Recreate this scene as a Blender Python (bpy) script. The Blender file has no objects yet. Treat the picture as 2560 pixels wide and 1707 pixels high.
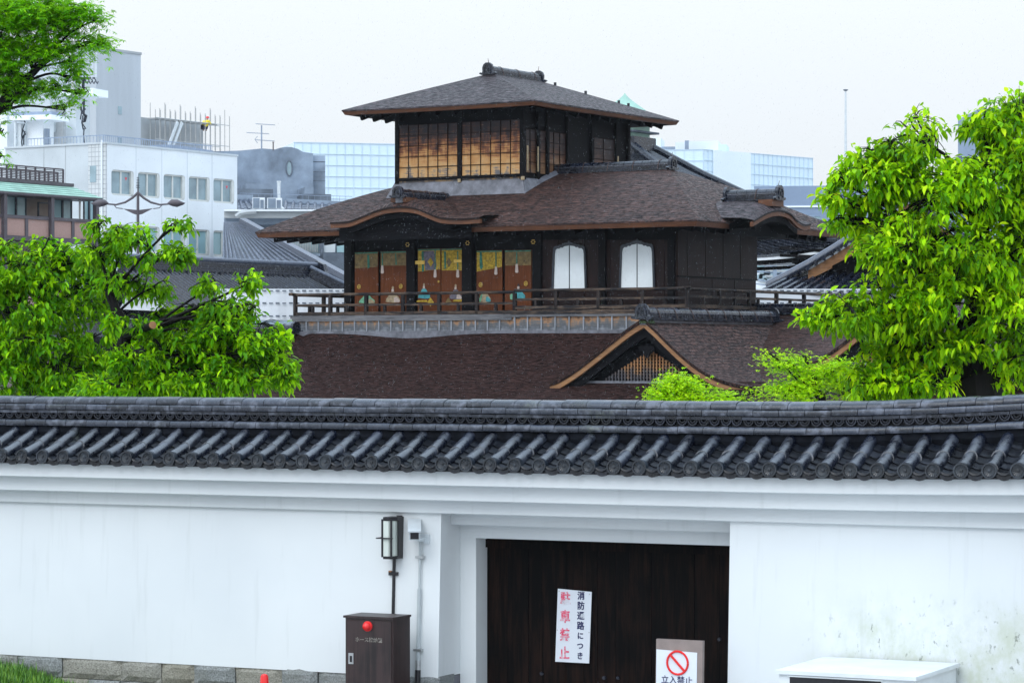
import bpy, bmesh, math, random
from mathutils import Vector, Matrix, noise as mnoise
random.seed(7)
R = math.radians
SC = bpy.context.scene
COL = SC.collection
# ------------------------------------------------------------------ camera
CZ = 4.0            # eye height
F = 7200.0          # focal length in photo pixels (photo 2560 x 1707)
CX, HY = 1280.0, 890.0
cam = bpy.data.cameras.new('camera'); cam_o = bpy.data.objects.new('camera', cam); COL.objects.link(cam_o)
cam.sensor_width = 36.0; cam.lens = 36.0 * F / 2560.0
cam.shift_y = (HY - 853.5) / 2560.0
cam.clip_start = 0.5; cam.clip_end = 4000
cam_o.location = (0, 0, CZ); cam_o.rotation_euler = (R(90), 0, 0)
SC.camera = cam_o
# ------------------------------------------------------------------ world, sun, exposure
SUN_EL, SUN_AZ = 46.0, 214.0       # azimuth clockwise from +Y
w = bpy.data.worlds.new('World'); SC.world = w; w.use_nodes = True
nt = w.node_tree; nt.nodes.clear()
def wn(t, **k):
    n = nt.nodes.new(t)
    for a, b in k.items(): setattr(n, a, b)
    return n
out = wn('ShaderNodeOutputWorld'); bg = wn('ShaderNodeBackground')
sky = wn('ShaderNodeTexSky', sky_type='NISHITA', sun_disc=False, sun_elevation=R(SUN_EL), sun_rotation=R(SUN_AZ), air_density=1.0, dust_density=4.0, ozone_density=1.0)
hs = wn('ShaderNodeHueSaturation'); hs.inputs['Saturation'].default_value = 0.30
tc = wn('ShaderNodeTexCoord'); sep = wn('ShaderNodeSeparateXYZ')
mr = wn('ShaderNodeMapRange'); mr.inputs['From Min'].default_value = 0.0; mr.inputs['From Max'].default_value = 0.9
mr.inputs['To Min'].default_value = 7.7; mr.inputs['To Max'].default_value = 24.0
cl = wn('ShaderNodeValToRGB'); cl.color_ramp.elements[0].color = (0.935, 0.968, 0.99, 1); cl.color_ramp.elements[1].position = .6; cl.color_ramp.elements[1].color = (0.66, 0.82, 1.0, 1)
vm = wn('ShaderNodeVectorMath', operation='SCALE')
mx = wn('ShaderNodeMix', data_type='RGBA'); mx.inputs[0].default_value = 0.92
L = nt.links.new
L(sky.outputs[0], hs.inputs['Color']); L(tc.outputs['Generated'], sep.inputs[0]); L(sep.outputs['Z'], mr.inputs['Value'])
L(sep.outputs['Z'], cl.inputs[0]); L(cl.outputs[0], vm.inputs[0]); L(mr.outputs[0], vm.inputs['Scale'])
L(hs.outputs[0], mx.inputs[6]); L(vm.outputs[0], mx.inputs[7]); L(mx.outputs[2], bg.inputs['Color'])
bg.inputs['Strength'].default_value = 0.10
L(bg.outputs[0], out.inputs['Surface'])
sl = bpy.data.lights.new('sun', 'SUN'); sl.energy = 0.95; sl.angle = R(35); sl.color = (1.0, 0.97, 0.93)
so = bpy.data.objects.new('sun', sl); COL.objects.link(so)
so.rotation_euler = (R(90 - SUN_EL), 0, R(180 - SUN_AZ)); so.location = (0, 0, 60)
SC.view_settings.view_transform = 'Standard'; SC.view_settings.look = 'None'
SC.view_settings.exposure = 0.17; SC.view_settings.gamma = 1.0
SC.render.engine = 'CYCLES'
cy = SC.cycles; cy.use_denoising = True; cy.max_bounces = 6; cy.diffuse_bounces = 3; cy.glossy_bounces = 3
cy.transmission_bounces = 4; cy.transparent_max_bounces = 8; cy.volume_bounces = 2; cy.caustics_reflective = False; cy.caustics_refractive = False

# ------------------------------------------------------------------ helpers
class Frame:
    """upright frame: u to the right (towards the viewer for th>0), v away; root object gets this transform"""
    def __init__(s, ox, oy, th):
        s.ox, s.oy, s.th = ox, oy, R(th); s.c, s.s = math.cos(s.th), math.sin(s.th)
    def xy(s, a, b): return s.ox + a*s.c + b*s.s, s.oy - a*s.s + b*s.c
    def A(s, px, b=0.0):
        k = (px - CX) / F
        return (k*(s.oy + b*s.c) - s.ox - b*s.s) / (s.c + k*s.s)
    def B(s, px, a=0.0):
        k = (px - CX) / F
        return (k*(s.oy - a*s.s) - s.ox - a*s.c) / (s.s - k*s.c)
    def Z(s, py, a, b): return CZ + (HY - py) / F * s.xy(a, b)[1]
    def ab(s, X, Y):
        dx, dy = X - s.ox, Y - s.oy
        return dx*s.c - dy*s.s, dx*s.s + dy*s.c
def at(px, Y): return ((px - CX) / F * Y, Y)
def zt(py, Y): return CZ + (HY - py) / F * Y
def FR(px, Y, th): x, y = at(px, Y); return Frame(x, y, th)

class MB:
    def __init__(s): s.v = []; s.f = []; s.uv = []; s.has_uv = False
    def face(s, pts, uv=None):
        n = len(s.v); s.v.extend([tuple(p) for p in pts]); s.f.append(tuple(range(n, n+len(pts))))
        s.uv.append(uv); s.has_uv |= uv is not None
    def raw(s, vs, fs):
        n = len(s.v); s.v.extend([tuple(p) for p in vs])
        for f in fs: s.f.append(tuple(n+i for i in f)); s.uv.append(None)
    def box(s, x0, x1, y0, y1, z0, z1):
        s.raw([(x0,y0,z0),(x1,y0,z0),(x1,y1,z0),(x0,y1,z0),(x0,y0,z1),(x1,y0,z1),(x1,y1,z1),(x0,y1,z1)],
              [(0,3,2,1),(4,5,6,7),(0,1,5,4),(1,2,6,5),(2,3,7,6),(3,0,4,7)])
        return s
    def beam(s, p, q, w, h, up=(0,0,1)):
        p, q, up = Vector(p), Vector(q), Vector(up); d = (q-p).normalized()
        x = d.cross(up)
        if x.length < 1e-5: x = Vector((1,0,0))
        x.normalize(); y = x.cross(d).normalized(); x *= w/2; y *= h/2
        s.raw([p-x-y,p+x-y,p+x+y,p-x+y,q-x-y,q+x-y,q+x+y,q-x+y], [(0,1,2,3),(7,6,5,4),(0,4,5,1),(1,5,6,2),(2,6,7,3),(3,7,4,0)])
        return s
    def tube(s, pts, r, n=8, cap=True):
        pts = [Vector(p) for p in pts]; m = len(pts)
        rs = r if isinstance(r, (list, tuple)) else [r]*m
        vs, fs = [], []; x = None
        for i, p in enumerate(pts):
            d = (pts[min(i+1, m-1)] - pts[max(i-1, 0)])
            d = d.normalized() if d.length > 1e-9 else Vector((0,0,1))
            if x is None:
                x = d.cross(Vector((0,0,1)) if abs(d.z) < .9 else Vector((0,1,0)))
            x = (x - d*x.dot(d)).normalized(); y = d.cross(x)
            for k in range(n):
                t = 2*math.pi*k/n; vs.append(p + (x*math.cos(t) + y*math.sin(t))*rs[i])
        for i in range(m-1):
            for k in range(n):
                a, b = i*n+k, i*n+(k+1) % n; fs.append((a, b, b+n, a+n))
        if cap: fs.append(tuple(range(n-1, -1, -1))); fs.append(tuple((m-1)*n+k for k in range(n)))
        s.raw(vs, fs); return s
    def grid(s, P, U=None):
        n, m = len(P), len(P[0])
        for i in range(n-1):
            for j in range(m-1):
                s.face([P[i][j], P[i+1][j], P[i+1][j+1], P[i][j+1]], None if U is None else [U[i][j], U[i+1][j], U[i+1][j+1], U[i][j+1]])
        return s
    def prism(s, poly, fn, d0, d1):
        """poly: 2-D outline, fn(x, y, d) -> point"""
        n = len(poly); vs = [fn(x, y, d0) for x, y in poly] + [fn(x, y, d1) for x, y in poly]
        fs = [tuple(range(n)), tuple(range(2*n-1, n-1, -1))] + [(i, (i+1) % n, (i+1) % n+n, i+n) for i in range(n)]
        s.raw(vs, fs); return s
    def lathe(s, c, prof, n=16):
        c = Vector(c); vs = []; fs = []
        for r, z in prof:
            for k in range(n):
                t = 2*math.pi*k/n; vs.append((c.x+r*math.cos(t), c.y+r*math.sin(t), c.z+z))
        for i in range(len(prof)-1):
            for k in range(n):
                a, b = i*n+k, i*n+(k+1) % n; fs.append((a, b, b+n, a+n))
        fs.append(tuple(range(n-1, -1, -1))); fs.append(tuple((len(prof)-1)*n+k for k in range(n)))
        s.raw(vs, fs); return s
    def build(s, name, m, parent=None, smooth=False, fix=True, weld=False):
        me = bpy.data.meshes.new(name); me.from_pydata(s.v, [], s.f)
        if s.has_uv:
            uvl = me.uv_layers.new(name='UVMap'); k = 0; d = []
            for f, uv in zip(s.f, s.uv):
                for q in range(len(f)): d.extend(uv[q] if uv else (0.0, 0.0))
            uvl.data.foreach_set('uv', d)
        if weld or fix:
            bm = bmesh.new(); bm.from_mesh(me)
            if weld: bmesh.ops.remove_doubles(bm, verts=bm.verts, dist=1e-4)
            if fix: bmesh.ops.recalc_face_normals(bm, faces=bm.faces)
            bm.to_mesh(me); bm.free()
        me.materials.append(m)
        if smooth:
            me.polygons.foreach_set('use_smooth', [True]*len(me.polygons))
            try: me.set_sharp_from_angle(angle=R(38))
            except Exception: pass
        o = bpy.data.objects.new(name, me); COL.objects.link(o)
        if parent: o.parent = parent
        return o
def tag(o, label=None, cat=None, group=None, kind=None):
    if label: o['label'] = label
    if cat: o['category'] = cat
    if group: o['group'] = group
    if kind: o['kind'] = kind
    return o
def thing(name, label, cat, fr=None, z=0.0, group=None, loc=None, rot=0.0):
    o = bpy.data.objects.new(name, None); COL.objects.link(o); o.empty_display_size = .3
    if fr is not None: o.location = (fr.ox, fr.oy, z); o.rotation_euler = (0, 0, -fr.th)
    elif loc: o.location = loc; o.rotation_euler = (0, 0, rot)
    return tag(o, label, cat, group)
def copy_tree(o, parent=None):
    c = o.copy(); COL.objects.link(c)
    if parent: c.parent = parent
    for ch in [x for x in bpy.data.objects if x.parent == o]: copy_tree(ch, c)
    return c
def lerp(a, b, t): return a + (b-a)*t
def crom(P, n):
    """smooth polyline through 2-D/3-D points"""
    P = [Vector(p) for p in P]; out = []
    for i in range(len(P)-1):
        p0, p1, p2, p3 = P[max(i-1,0)], P[i], P[i+1], P[min(i+2,len(P)-1)]
        for k in range(n):
            t = k/n; out.append(.5*((2*p1) + (p2-p0)*t + (2*p0-5*p1+4*p2-p3)*t*t + (3*p1-p0-3*p2+p3)*t**3))
    out.append(P[-1]); return out
# ------------------------------------------------------------------ materials
class NT:
    def __init__(s, name):
        s.m = bpy.data.materials.new(name); s.m.use_nodes = True; s.t = s.m.node_tree; s.t.nodes.clear()
        s.out = s.n('ShaderNodeOutputMaterial')
    def n(s, t, **k):
        x = s.t.nodes.new(t)
        for a, b in k.items():
            if a.startswith('i_'): x.inputs[a[2:].replace('_', ' ')].default_value = b
            else: setattr(x, a, b)
        return x
    def l(s, a, b): s.t.links.new(a, b)
    def coord(s, which='Object', scale=(1,1,1), rot=(0,0,0)):
        tc = s.n('ShaderNodeTexCoord'); mp = s.n('ShaderNodeMapping'); mp.inputs['Scale'].default_value = scale; mp.inputs['Rotation'].default_value = rot
        s.l(tc.outputs[which], mp.inputs[0]); return mp.outputs[0]
    def noise(s, vec, scale, detail=4, rough=.55, dist=0.0):
        x = s.n('ShaderNodeTexNoise'); x.inputs['Scale'].default_value = scale; x.inputs['Detail'].default_value = detail
        x.inputs['Roughness'].default_value = rough; x.inputs['Distortion'].default_value = dist
        s.l(vec, x.inputs['Vector']); return x.outputs['Fac']
    def ramp(s, fac, stops):
        x = s.n('ShaderNodeValToRGB'); e = x.color_ramp.elements
        while len(e) < len(stops): e.new(.5)
        for i, (p, c) in enumerate(stops):
            e[i].position = p; e[i].color = (*c, 1) if len(c) == 3 else c
        s.l(fac, x.inputs[0]); return x.outputs['Color']
    def mix(s, fac, a, b, mode='MIX'):
        x = s.n('ShaderNodeMix', data_type='RGBA', blend_type=mode)
        if isinstance(fac, (int, float)): x.inputs[0].default_value = fac
        else: s.l(fac, x.inputs[0])
        for i, q in ((6, a), (7, b)):
            if isinstance(q, tuple): x.inputs[i].default_value = (*q, 1)
            else: s.l(q, x.inputs[i])
        return x.outputs[2]
    def math(s, op, a, b=0.0, clamp=False):
        x = s.n('ShaderNodeMath', operation=op, use_clamp=clamp)
        for i, q in ((0, a), (1, b)):
            if isinstance(q, (int, float)): x.inputs[i].default_value = q
            else: s.l(q, x.inputs[i])
        return x.outputs[0]
    def maprange(s, v, a, b, c=0.0, d=1.0):
        x = s.n('ShaderNodeMapRange'); s.l(v, x.inputs[0])
        for i, q in enumerate((a, b, c, d)): x.inputs[i+1].default_value = q
        return x.outputs[0]
    def island(s):
        return s.n('ShaderNodeNewGeometry').outputs['Random Per Island']
    def bsdf(s, color, rough=.6, bump=None, bstr=.3, bdist=.01, metal=0.0, spec=.5, coat=0.0):
        b = s.n('ShaderNodeBsdfPrincipled')
        if isinstance(color, tuple): b.inputs['Base Color'].default_value = (*color, 1)
        else: s.l(color, b.inputs['Base Color'])
        if isinstance(rough, (int, float)): b.inputs['Roughness'].default_value = rough
        else: s.l(rough, b.inputs['Roughness'])
        b.inputs['Metallic'].default_value = metal; b.inputs['Specular IOR Level'].default_value = spec
        b.inputs['Coat Weight'].default_value = coat; b.inputs['Coat Roughness'].default_value = .15
        if bump is not None:
            bp = s.n('ShaderNodeBump'); bp.inputs['Strength'].default_value = bstr; bp.inputs['Distance'].default_value = bdist
            s.l(bump, bp.inputs['Height']); s.l(bp.outputs[0], b.inputs['Normal'])
        s.l(b.outputs[0], s.out.inputs['Surface']); return b
def simple(name, c, rough=.6, var=.12, scale=3.0, bump=.0, metal=0.0, spec=.5, stretch=(1,1,1), coat=0.0, isl=0.0):
    t = NT(name); v = t.coord('Object', stretch); f = t.noise(v, scale, 5, .6)
    c1 = tuple(max(0, x*(1-var*1.6)) for x in c); c2 = tuple(min(1, x*(1+var*1.6)) for x in c)
    col = t.ramp(f, [(.3, c1), (.7, c2)])
    if isl > 0:
        br = t.maprange(t.island(), 0, 1, 1-isl, 1+isl)
        cb = t.n('ShaderNodeCombineColor'); [t.l(br, cb.inputs[i]) for i in range(3)]
        col = t.mix(1.0, col, cb.outputs[0], 'MULTIPLY')
    t.bsdf(col, rough, f if bump else None, bump, .02, metal, spec, coat); return t.m
def wood(name, dark, light, axis='z', rough=.7, thr=(.35, .7), scale=2.0, bump=.4, spec=.4):
    st = {'z': (14, 14, 1), 'x': (1, 14, 14), 'y': (14, 1, 14)}[axis]
    t = NT(name); v = t.coord('Object', st); f = t.noise(v, scale, 6, .65, .4)
    g = t.noise(t.coord('Object', (1,1,1)), 1.3, 3)
    f2 = t.math('MULTIPLY_ADD', f, 0.75); f2.node.inputs[2].default_value = 0.0
    ff = t.math('ADD', t.math('MULTIPLY', f, .65), t.math('MULTIPLY', g, .35))
    t.bsdf(t.ramp(ff, [(thr[0], dark), (thr[1], light)]), rough, f, bump, .01, 0, spec); return t.m
def shingle(name, dark, mid, light, rough=.38, row=.14, width=.55, bstr=1.0, vs=4.5, spec=.4):
    t = NT(name); tc = t.n('ShaderNodeTexCoord')
    nz = t.n('ShaderNodeTexNoise'); nz.inputs['Scale'].default_value = 1.7; nz.inputs['Detail'].default_value = 2; t.l(tc.outputs['UV'], nz.inputs['Vector'])
    add = t.n('ShaderNodeVectorMath', operation='MULTIPLY_ADD'); t.l(nz.outputs['Color'], add.inputs[0]); add.inputs[1].default_value = (.05, .16, 0); t.l(tc.outputs['UV'], add.inputs[2])
    br = t.n('ShaderNodeTexBrick'); br.offset = .37; br.inputs['Scale'].default_value = 1.0
    br.inputs['Brick Width'].default_value = width; br.inputs['Row Height'].default_value = row
    br.inputs['Mortar Size'].default_value = row*.10; br.inputs['Mortar Smooth'].default_value = .7
    br.inputs['Color1'].default_value = (*dark, 1); br.inputs['Color2'].default_value = (*light, 1); br.inputs['Mortar'].default_value = (.002, .002, .004, 1)
    t.l(add.outputs[0], br.inputs['Vector'])
    mp = t.n('ShaderNodeMapping'); mp.inputs['Scale'].default_value = (1.3, vs, 1); t.l(add.outputs[0], mp.inputs[0])
    n2 = t.noise(mp.outputs[0], 2.0, 5, .72); big = t.noise(tc.outputs['UV'], .45, 4, .6)
    n3 = t.noise(mp.outputs[0], 3.4, 4, .75)
    c = t.mix(t.maprange(n2, .43, .60), dark, light)
    c = t.mix(.4, c, br.outputs['Color']); c = t.mix(t.maprange(big, .4, .7, 0, .45), c, mid)
    c = t.mix(t.maprange(n3, .50, .58, 0, .9), c, tuple(x*.15 for x in dark))
    h = t.math('ADD', t.math('MULTIPLY', br.outputs['Fac'], -1.0), t.math('MULTIPLY', n2, 1.4))
    rg = t.maprange(n3, .35, .6, rough-.08, rough+.35)
    t.bsdf(c, rg, h, bstr, .05, 0, spec); return t.m
def kawara(name='roof_tile', lo=(.0015,.0025,.007), hi=(.014,.019,.036), rough=.17, lich=.25, blot=.5, bc=(.045,.052,.075), spec=.6):
    t = NT(name); v = t.coord('Object'); r = t.island()
    c = t.ramp(r, [(0, lo), (.75, tuple(lerp(a,b,.55) for a,b in zip(lo,hi))), (1, hi)])
    p = t.noise(v, 9, 5, .65); c = t.mix(t.maprange(p, .52, .64, 0, blot), c, bc)
    d = t.noise(v, 31, 4, .6); c = t.mix(t.maprange(d, .6, .72, 0, .8), c, tuple(x*.4 for x in lo))
    if lich: g = t.noise(v, 2.3, 4); c = t.mix(t.math('MULTIPLY', t.maprange(g, .6, .72, 0, lich), t.maprange(d, .4, .6)), c, (.13, .15, .11))
    t.bsdf(c, t.maprange(p, .35, .7, rough-.06, rough+.30), d, .25, .006, 0, spec); return t.m

HAZE = 0.00007
M = {}
M['shingle'] = shingle('bark_shingle', (.013,.0045,.0032), (.034,.012,.008), (.125,.058,.044), rough=.45, spec=.26)
M['shingle_up'] = shingle('bark_shingle_grey', (.010,.006,.007), (.024,.014,.014), (.110,.075,.082), rough=.40, spec=.34)
M['shingle_low'] = shingle('bark_shingle_brown', (.013,.0045,.0033), (.029,.0105,.0078), (.072,.032,.026), rough=.6, vs=8, row=.08, spec=.12)
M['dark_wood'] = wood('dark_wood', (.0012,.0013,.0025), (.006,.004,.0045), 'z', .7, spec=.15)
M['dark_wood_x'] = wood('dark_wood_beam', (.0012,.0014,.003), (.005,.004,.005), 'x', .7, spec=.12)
M['red_wood'] = wood('red_brown_board', (.006,.0025,.0025), (.022,.007,.0055), 'z', .6, spec=.2)
M['eave_wood'] = wood('eave_board', (.045,.014,.006), (.20,.075,.028), 'x', .6, thr=(.3,.75))
M['barge_wood'] = wood('barge_board', (.13,.05,.018), (.38,.19,.075), 'x', .55, thr=(.3,.7))
M['batten_wood'] = wood('pale_batten_wood', (.16,.17,.19), (.34,.35,.38), 'z', .7)
M['grey_wood'] = wood('weathered_grey_wood', (.055,.055,.062), (.21,.205,.21), 'x', .75)
M['rail_wood'] = wood('rail_wood', (.010,.009,.011), (.26,.17,.11), 'x', .65, thr=(.46,.76), spec=.25)
M['post_wood'] = wood('rail_post_wood', (.008,.007,.009), (.10,.07,.055), 'z', .65, thr=(.45,.8), spec=.2)
M['door_red'] = wood('painted_door_board', (.070,.021,.008), (.19,.060,.022), 'z', .7, thr=(.25,.75), spec=.12)
M['gold'] = simple('faded_gold_leaf', (.44,.29,.035), .6, .35, 14, spec=.2)
M['gold_dull'] = simple('dull_gold_leaf', (.17,.11,.03), .6, .35, 9)
M['gold_metal'] = simple('gilt_fitting', (.55,.36,.08), .35, .1, 9, metal=.7)
M['paint_green'] = simple('green_pigment', (.03,.17,.11), .7, .3, 12)
M['paint_teal'] = simple('teal_pigment', (.06,.30,.33), .7, .25, 9)
M['paint_mint'] = simple('mint_pigment', (.14,.36,.22), .7, .25, 9)
M['paint_tan'] = simple('tan_pigment', (.36,.27,.16), .7, .25, 12)
M['paint_grey'] = simple('grey_pigment', (.14,.12,.15), .7, .3, 12)
M['paint_pink'] = simple('shell_white_pigment', (.55,.44,.38), .7, .15, 12)
M['paint_black'] = simple('ink_black', (.01,.01,.015), .5, .1, 5)
M['white_panel'] = simple('white_paper_panel', (.84,.88,.89), .8, .05, 1.2, .1, spec=.15)
M['kawara'] = kawara()
M['cover'] = kawara('wet_cover_tile', (.001,.002,.006), (.010,.014,.028), .20, .2, .45, (.06,.07,.10), 1.35)
M['pan'] = kawara('wet_pan_tile', (.0008,.0012,.003), (.006,.008,.014), .30, .2, .4, (.03,.035,.05), .4)
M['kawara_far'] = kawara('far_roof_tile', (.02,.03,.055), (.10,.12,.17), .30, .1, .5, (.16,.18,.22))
M['plank_grey'] = simple('grey_flashing', (.13,.13,.15), .55, .3, 4, .1)
M['moss'] = simple('moss', (.03,.05,.015), .9, .4, 20, .5)
# weathered: paler where rain reaches the foot; top-storey boards add painted eave shade
def wood_by_height(name, z0, z1, cols):
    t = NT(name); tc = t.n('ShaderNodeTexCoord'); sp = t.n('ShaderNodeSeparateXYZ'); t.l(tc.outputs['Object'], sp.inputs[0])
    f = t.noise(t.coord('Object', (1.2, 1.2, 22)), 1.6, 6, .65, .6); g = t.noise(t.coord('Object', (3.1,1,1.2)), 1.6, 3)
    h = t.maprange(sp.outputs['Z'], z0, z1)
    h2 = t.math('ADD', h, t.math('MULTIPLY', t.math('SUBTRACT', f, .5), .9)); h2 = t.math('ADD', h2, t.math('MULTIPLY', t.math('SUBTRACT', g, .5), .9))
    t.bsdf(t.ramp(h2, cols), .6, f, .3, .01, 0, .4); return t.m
# ================================================================== pavilion
P = FR(1742, 80.0, 31.8)
pav = thing('timber_pavilion', 'three storey dark timber pavilion with shingled roofs, painted doors and white windows', 'pavilion', P)

def roof_faces(a0, a1, b0, b1, ze, ra, rb, zr, c=0.0, lift=0.0, n=24, m=12):
    """four faces of a hipped roof; ra=(a0,a1) rb=(b0,b1) of the ridge"""
    E = [(a0,b0),(a1,b0),(a1,b1),(a0,b1)]; Rg = [(ra[0],rb[0]),(ra[1],rb[0]),(ra[1],rb[1]),(ra[0],rb[1])]
    out = []
    for k in range(4):
        e0, e1, r0, r1 = E[k], E[(k+1)%4], Rg[k], Rg[(k+1)%4]
        hor = k in (0, 2); sl = math.hypot(math.hypot(r0[0]-e0[0] if not hor else 0, r0[1]-e0[1] if hor else 0), zr-ze)
        G, U = [], []
        for i in range(n+1):
            s = i/n; row, ur = [], []
            lf = lift*(abs(2*s-1)**3)
            for j in range(m+1):
                t = j/m
                x = lerp(lerp(e0[0],e1[0],s), lerp(r0[0],r1[0],s), t); y = lerp(lerp(e0[1],e1[1],s), lerp(r0[1],r1[1],s), t)
                z = ze + lf*(1-t)**2 + (zr-ze)*(t + c*t*(1-t))
                row.append((x,y,z)); ur.append(((x if hor else y)+k*7.3, t*sl))
            G.append(row); U.append(ur)
        out.append((G, U))
    return out
def hip_roof(parent, rects, ze, ra, rb, zr, c, lift, th, mat, wall, names=('shingle_roof','fascia_board','soffit')):
    a0, a1, b0, b1 = rects
    mb = MB()
    FS = roof_faces(a0, a1, b0, b1, ze, ra, rb, zr, c, lift)
    for G, U in FS: mb.grid(G, U)
    # thin dark shingle edge
    for G, U in FS:
        for i in range(len(G)-1):
            p, q = G[i][0], G[i+1][0]
            mb.face([p, q, (q[0],q[1],q[2]-.045), (p[0],p[1],p[2]-.045)], [(U[i][0][0],0),(U[i+1][0][0],0),(U[i+1][0][0],-.05),(U[i][0][0],-.05)])
    r = mb.build(names[0], mat, parent, fix=False)
    fb = MB(); ca, cb = (a0+a1)/2, (b0+b1)/2
    def inn(p, d, dz): return (p[0] + (d if p[0] < ca else -d)*1.0, p[1] + (d if p[1] < cb else -d)*1.0, p[2]-dz)
    for k, (G, U) in enumerate(FS):
        for i in range(len(G)-1):
            p, q = G[i][0], G[i+1][0]
            def off(pt, d, dz):
                x, y, z = pt
                x = min(max(x, a0+d), a1-d); y = min(max(y, b0+d), b1-d)
                return (x, y, z-dz)
            A0, A1 = off(p, .015, .045), off(q, .015, .045); B0, B1 = off(p, .07, .045+th), off(q, .07, .045+th); C0, C1 = off(p, .30, .045+th-.01), off(q, .30, .045+th-.01)
            fb.face([A0, A1, B1, B0]); fb.face([B0, B1, C1, C0])
    fb.build(names[1], M['eave_wood'], parent, fix=False)
    sf = MB(); wa0, wa1, wb0, wb1, wz = wall
    zz = ze-.045-th
    ins = .25
    e = [(a0+ins,b0+ins,zz),(a1-ins,b0+ins,zz),(a1-ins,b1-ins,zz),(a0+ins,b1-ins,zz)]; q = [(wa0,wb0,wz),(wa1,wb0,wz),(wa1,wb1,wz),(wa0,wb1,wz)]
    for k in range(4): sf.face([e[k], e[(k+1)%4], q[(k+1)%4], q[k]])
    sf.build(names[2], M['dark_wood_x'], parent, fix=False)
    # rafters, each one its own part
    n = 0
    def raf(p, q):
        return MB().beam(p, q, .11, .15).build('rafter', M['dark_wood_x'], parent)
    sp = .66
    b = b0 + .5
    while b < b1-.4:
        raf((a0+.38, b, zz-.06), (max(wa0, a0+1.0), b, wz-.05)); raf((a1-.38, b, zz-.06), (wa1, b, wz-.05)); b += sp
    a = a0 + .5
    while a < a1-.4:
        raf((a, b0+.38, zz-.06), (a, wb0, wz-.05)); a += sp
    return r
def tile_ridge(parent, axis, c, s0, s1, z, h=.30, w=.30, ends=(True, True), wires=True, spikes=(False, False)):
    """tiled ridge: stacked flat courses, round cap, plate ornaments and wire ties"""
    def Q(s, t, zz): return (s, c+t, zz) if axis == 'a' else (c+t, s, zz)
    mb = MB(); L0 = s0; rs = random.Random(int(abs(s0*97+c*31)))
    n = max(2, int((s1-s0)/.30)); st = (s1-s0)/n
    for i in range(n):
        x0, x1 = s0+i*st+.006, s0+(i+1)*st-.006
        for k, (ww, zz, hh) in enumerate(((w*1.25, 0, h*.12), (w*1.0, h*.17, h*.1), (w*.97, h*.31, h*.1), (w*.94, h*.45, h*.1))):
            j = rs.uniform(-.004, .004)
            pts = [(-ww/2+j, z+zz), (ww/2+j, z+zz), (ww/2+j, z+zz+hh), (-ww/2+j, z+zz+hh)]
            mb.prism(pts, lambda x, y, d: Q(d, x, y), x0, x1)
        cap = [(math.cos(math.pi*q/8)*w*.42, z+h*.58+math.sin(math.pi*q/8)*h*.42) for q in range(9)]
        mb.prism(cap, lambda x, y, d: Q(d, x, y), x0, x1)
        low = [(-w*.72, z-.01), (w*.72, z-.01), (w*.72, z+h*.07), (-w*.72, z+h*.07)]
        mb.prism(low, lambda x, y, d: Q(d, x, y), x0, x1)
    core = MB(); rd = mb.build('tile_ridge', M['kawara'], parent)
    cb = MB(); cb.prism([(-w*.42, z-.15), (w*.42, z-.15), (w*.42, z+h*.6), (-w*.42, z+h*.6)], lambda x, y, d: Q(d, x, y), s0+.01, s1-.01).build('ridge_core', M['plank_grey'], rd)
    if wires:
        k = max(1, int((s1-s0)/.85))
        for i in range(k):
            x = s0 + (i+.6)*(s1-s0)/k
            MB().tube([Q(x, -w*.64, z+h*.03), Q(x, -w*.52, z+h*.5)] + [Q(x, -math.cos(math.pi*q/8)*w*.45, z+h*.6+math.sin(math.pi*q/8)*h*.44) for q in range(9)] + [Q(x, w*.52, z+h*.5), Q(x, w*.64, z+h*.03)], .008, 5).build('wire_tie', M['wire'], rd)
    for e, s, sg in ((ends[0], s0, -1), (ends[1], s1, 1)):
        if not e: continue
        o = MB(); g = h*1.25
        outl = [(-w*.75, 0), (-w*.95, .03), (-w*1.02, g*.13), (-w*.86, g*.22), (-w*.66, g*.16), (-w*.6, g*.3), (-w*.62, g*.62), (-w*.48, g*.88), (-w*.2, g*1.03), (w*.2, g*1.03), (w*.48, g*.88), (w*.62, g*.62), (w*.6, g*.3), (w*.66, g*.16), (w*.86, g*.22), (w*1.02, g*.13), (w*.95, .03), (w*.75, 0)]
        o.prism([(x, z+y) for x, y in outl], lambda x, y, d: Q(d, x, y), s, s+sg*.09)
        inner = [(-w*.36, g*.12), (-w*.38, g*.55), (-w*.2, g*.8), (w*.2, g*.8), (w*.38, g*.55), (w*.36, g*.12)]
        for q in range(len(inner)):     # raised rim
            p1, p2 = inner[q], inner[(q+1) % len(inner)]
            o.beam(Q(s+sg*.10, p1[0], z+p1[1]), Q(s+sg*.10, p2[0], z+p2[1]), .035, .035)
        for q in range(7):
            ang = q*2.4; rr = w*.2*(q/7)**.5
            o.tube([Q(s+sg*.09, math.cos(ang)*rr, z+g*.42+math.sin(ang)*rr), Q(s+sg*.125, math.cos(ang)*rr, z+g*.42+math.sin(ang)*rr)], .02, 6)
        o.build('ridge_end_tile', M['kawara'], rd)
    for e, s, sg in ((spikes[0], s0, -1), (spikes[1], s1, 1)):
        if e: MB().tube([Q(s, 0, z+h*1.2), Q(s+sg*.05, 0, z+h*1.2+.16)], [.012, .006], 5).build('spike', M['wire'], rd)
    return rd
M['wire'] = simple('rusty_wire', (.09,.05,.04), .5, .2, 20, metal=.5)

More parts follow.
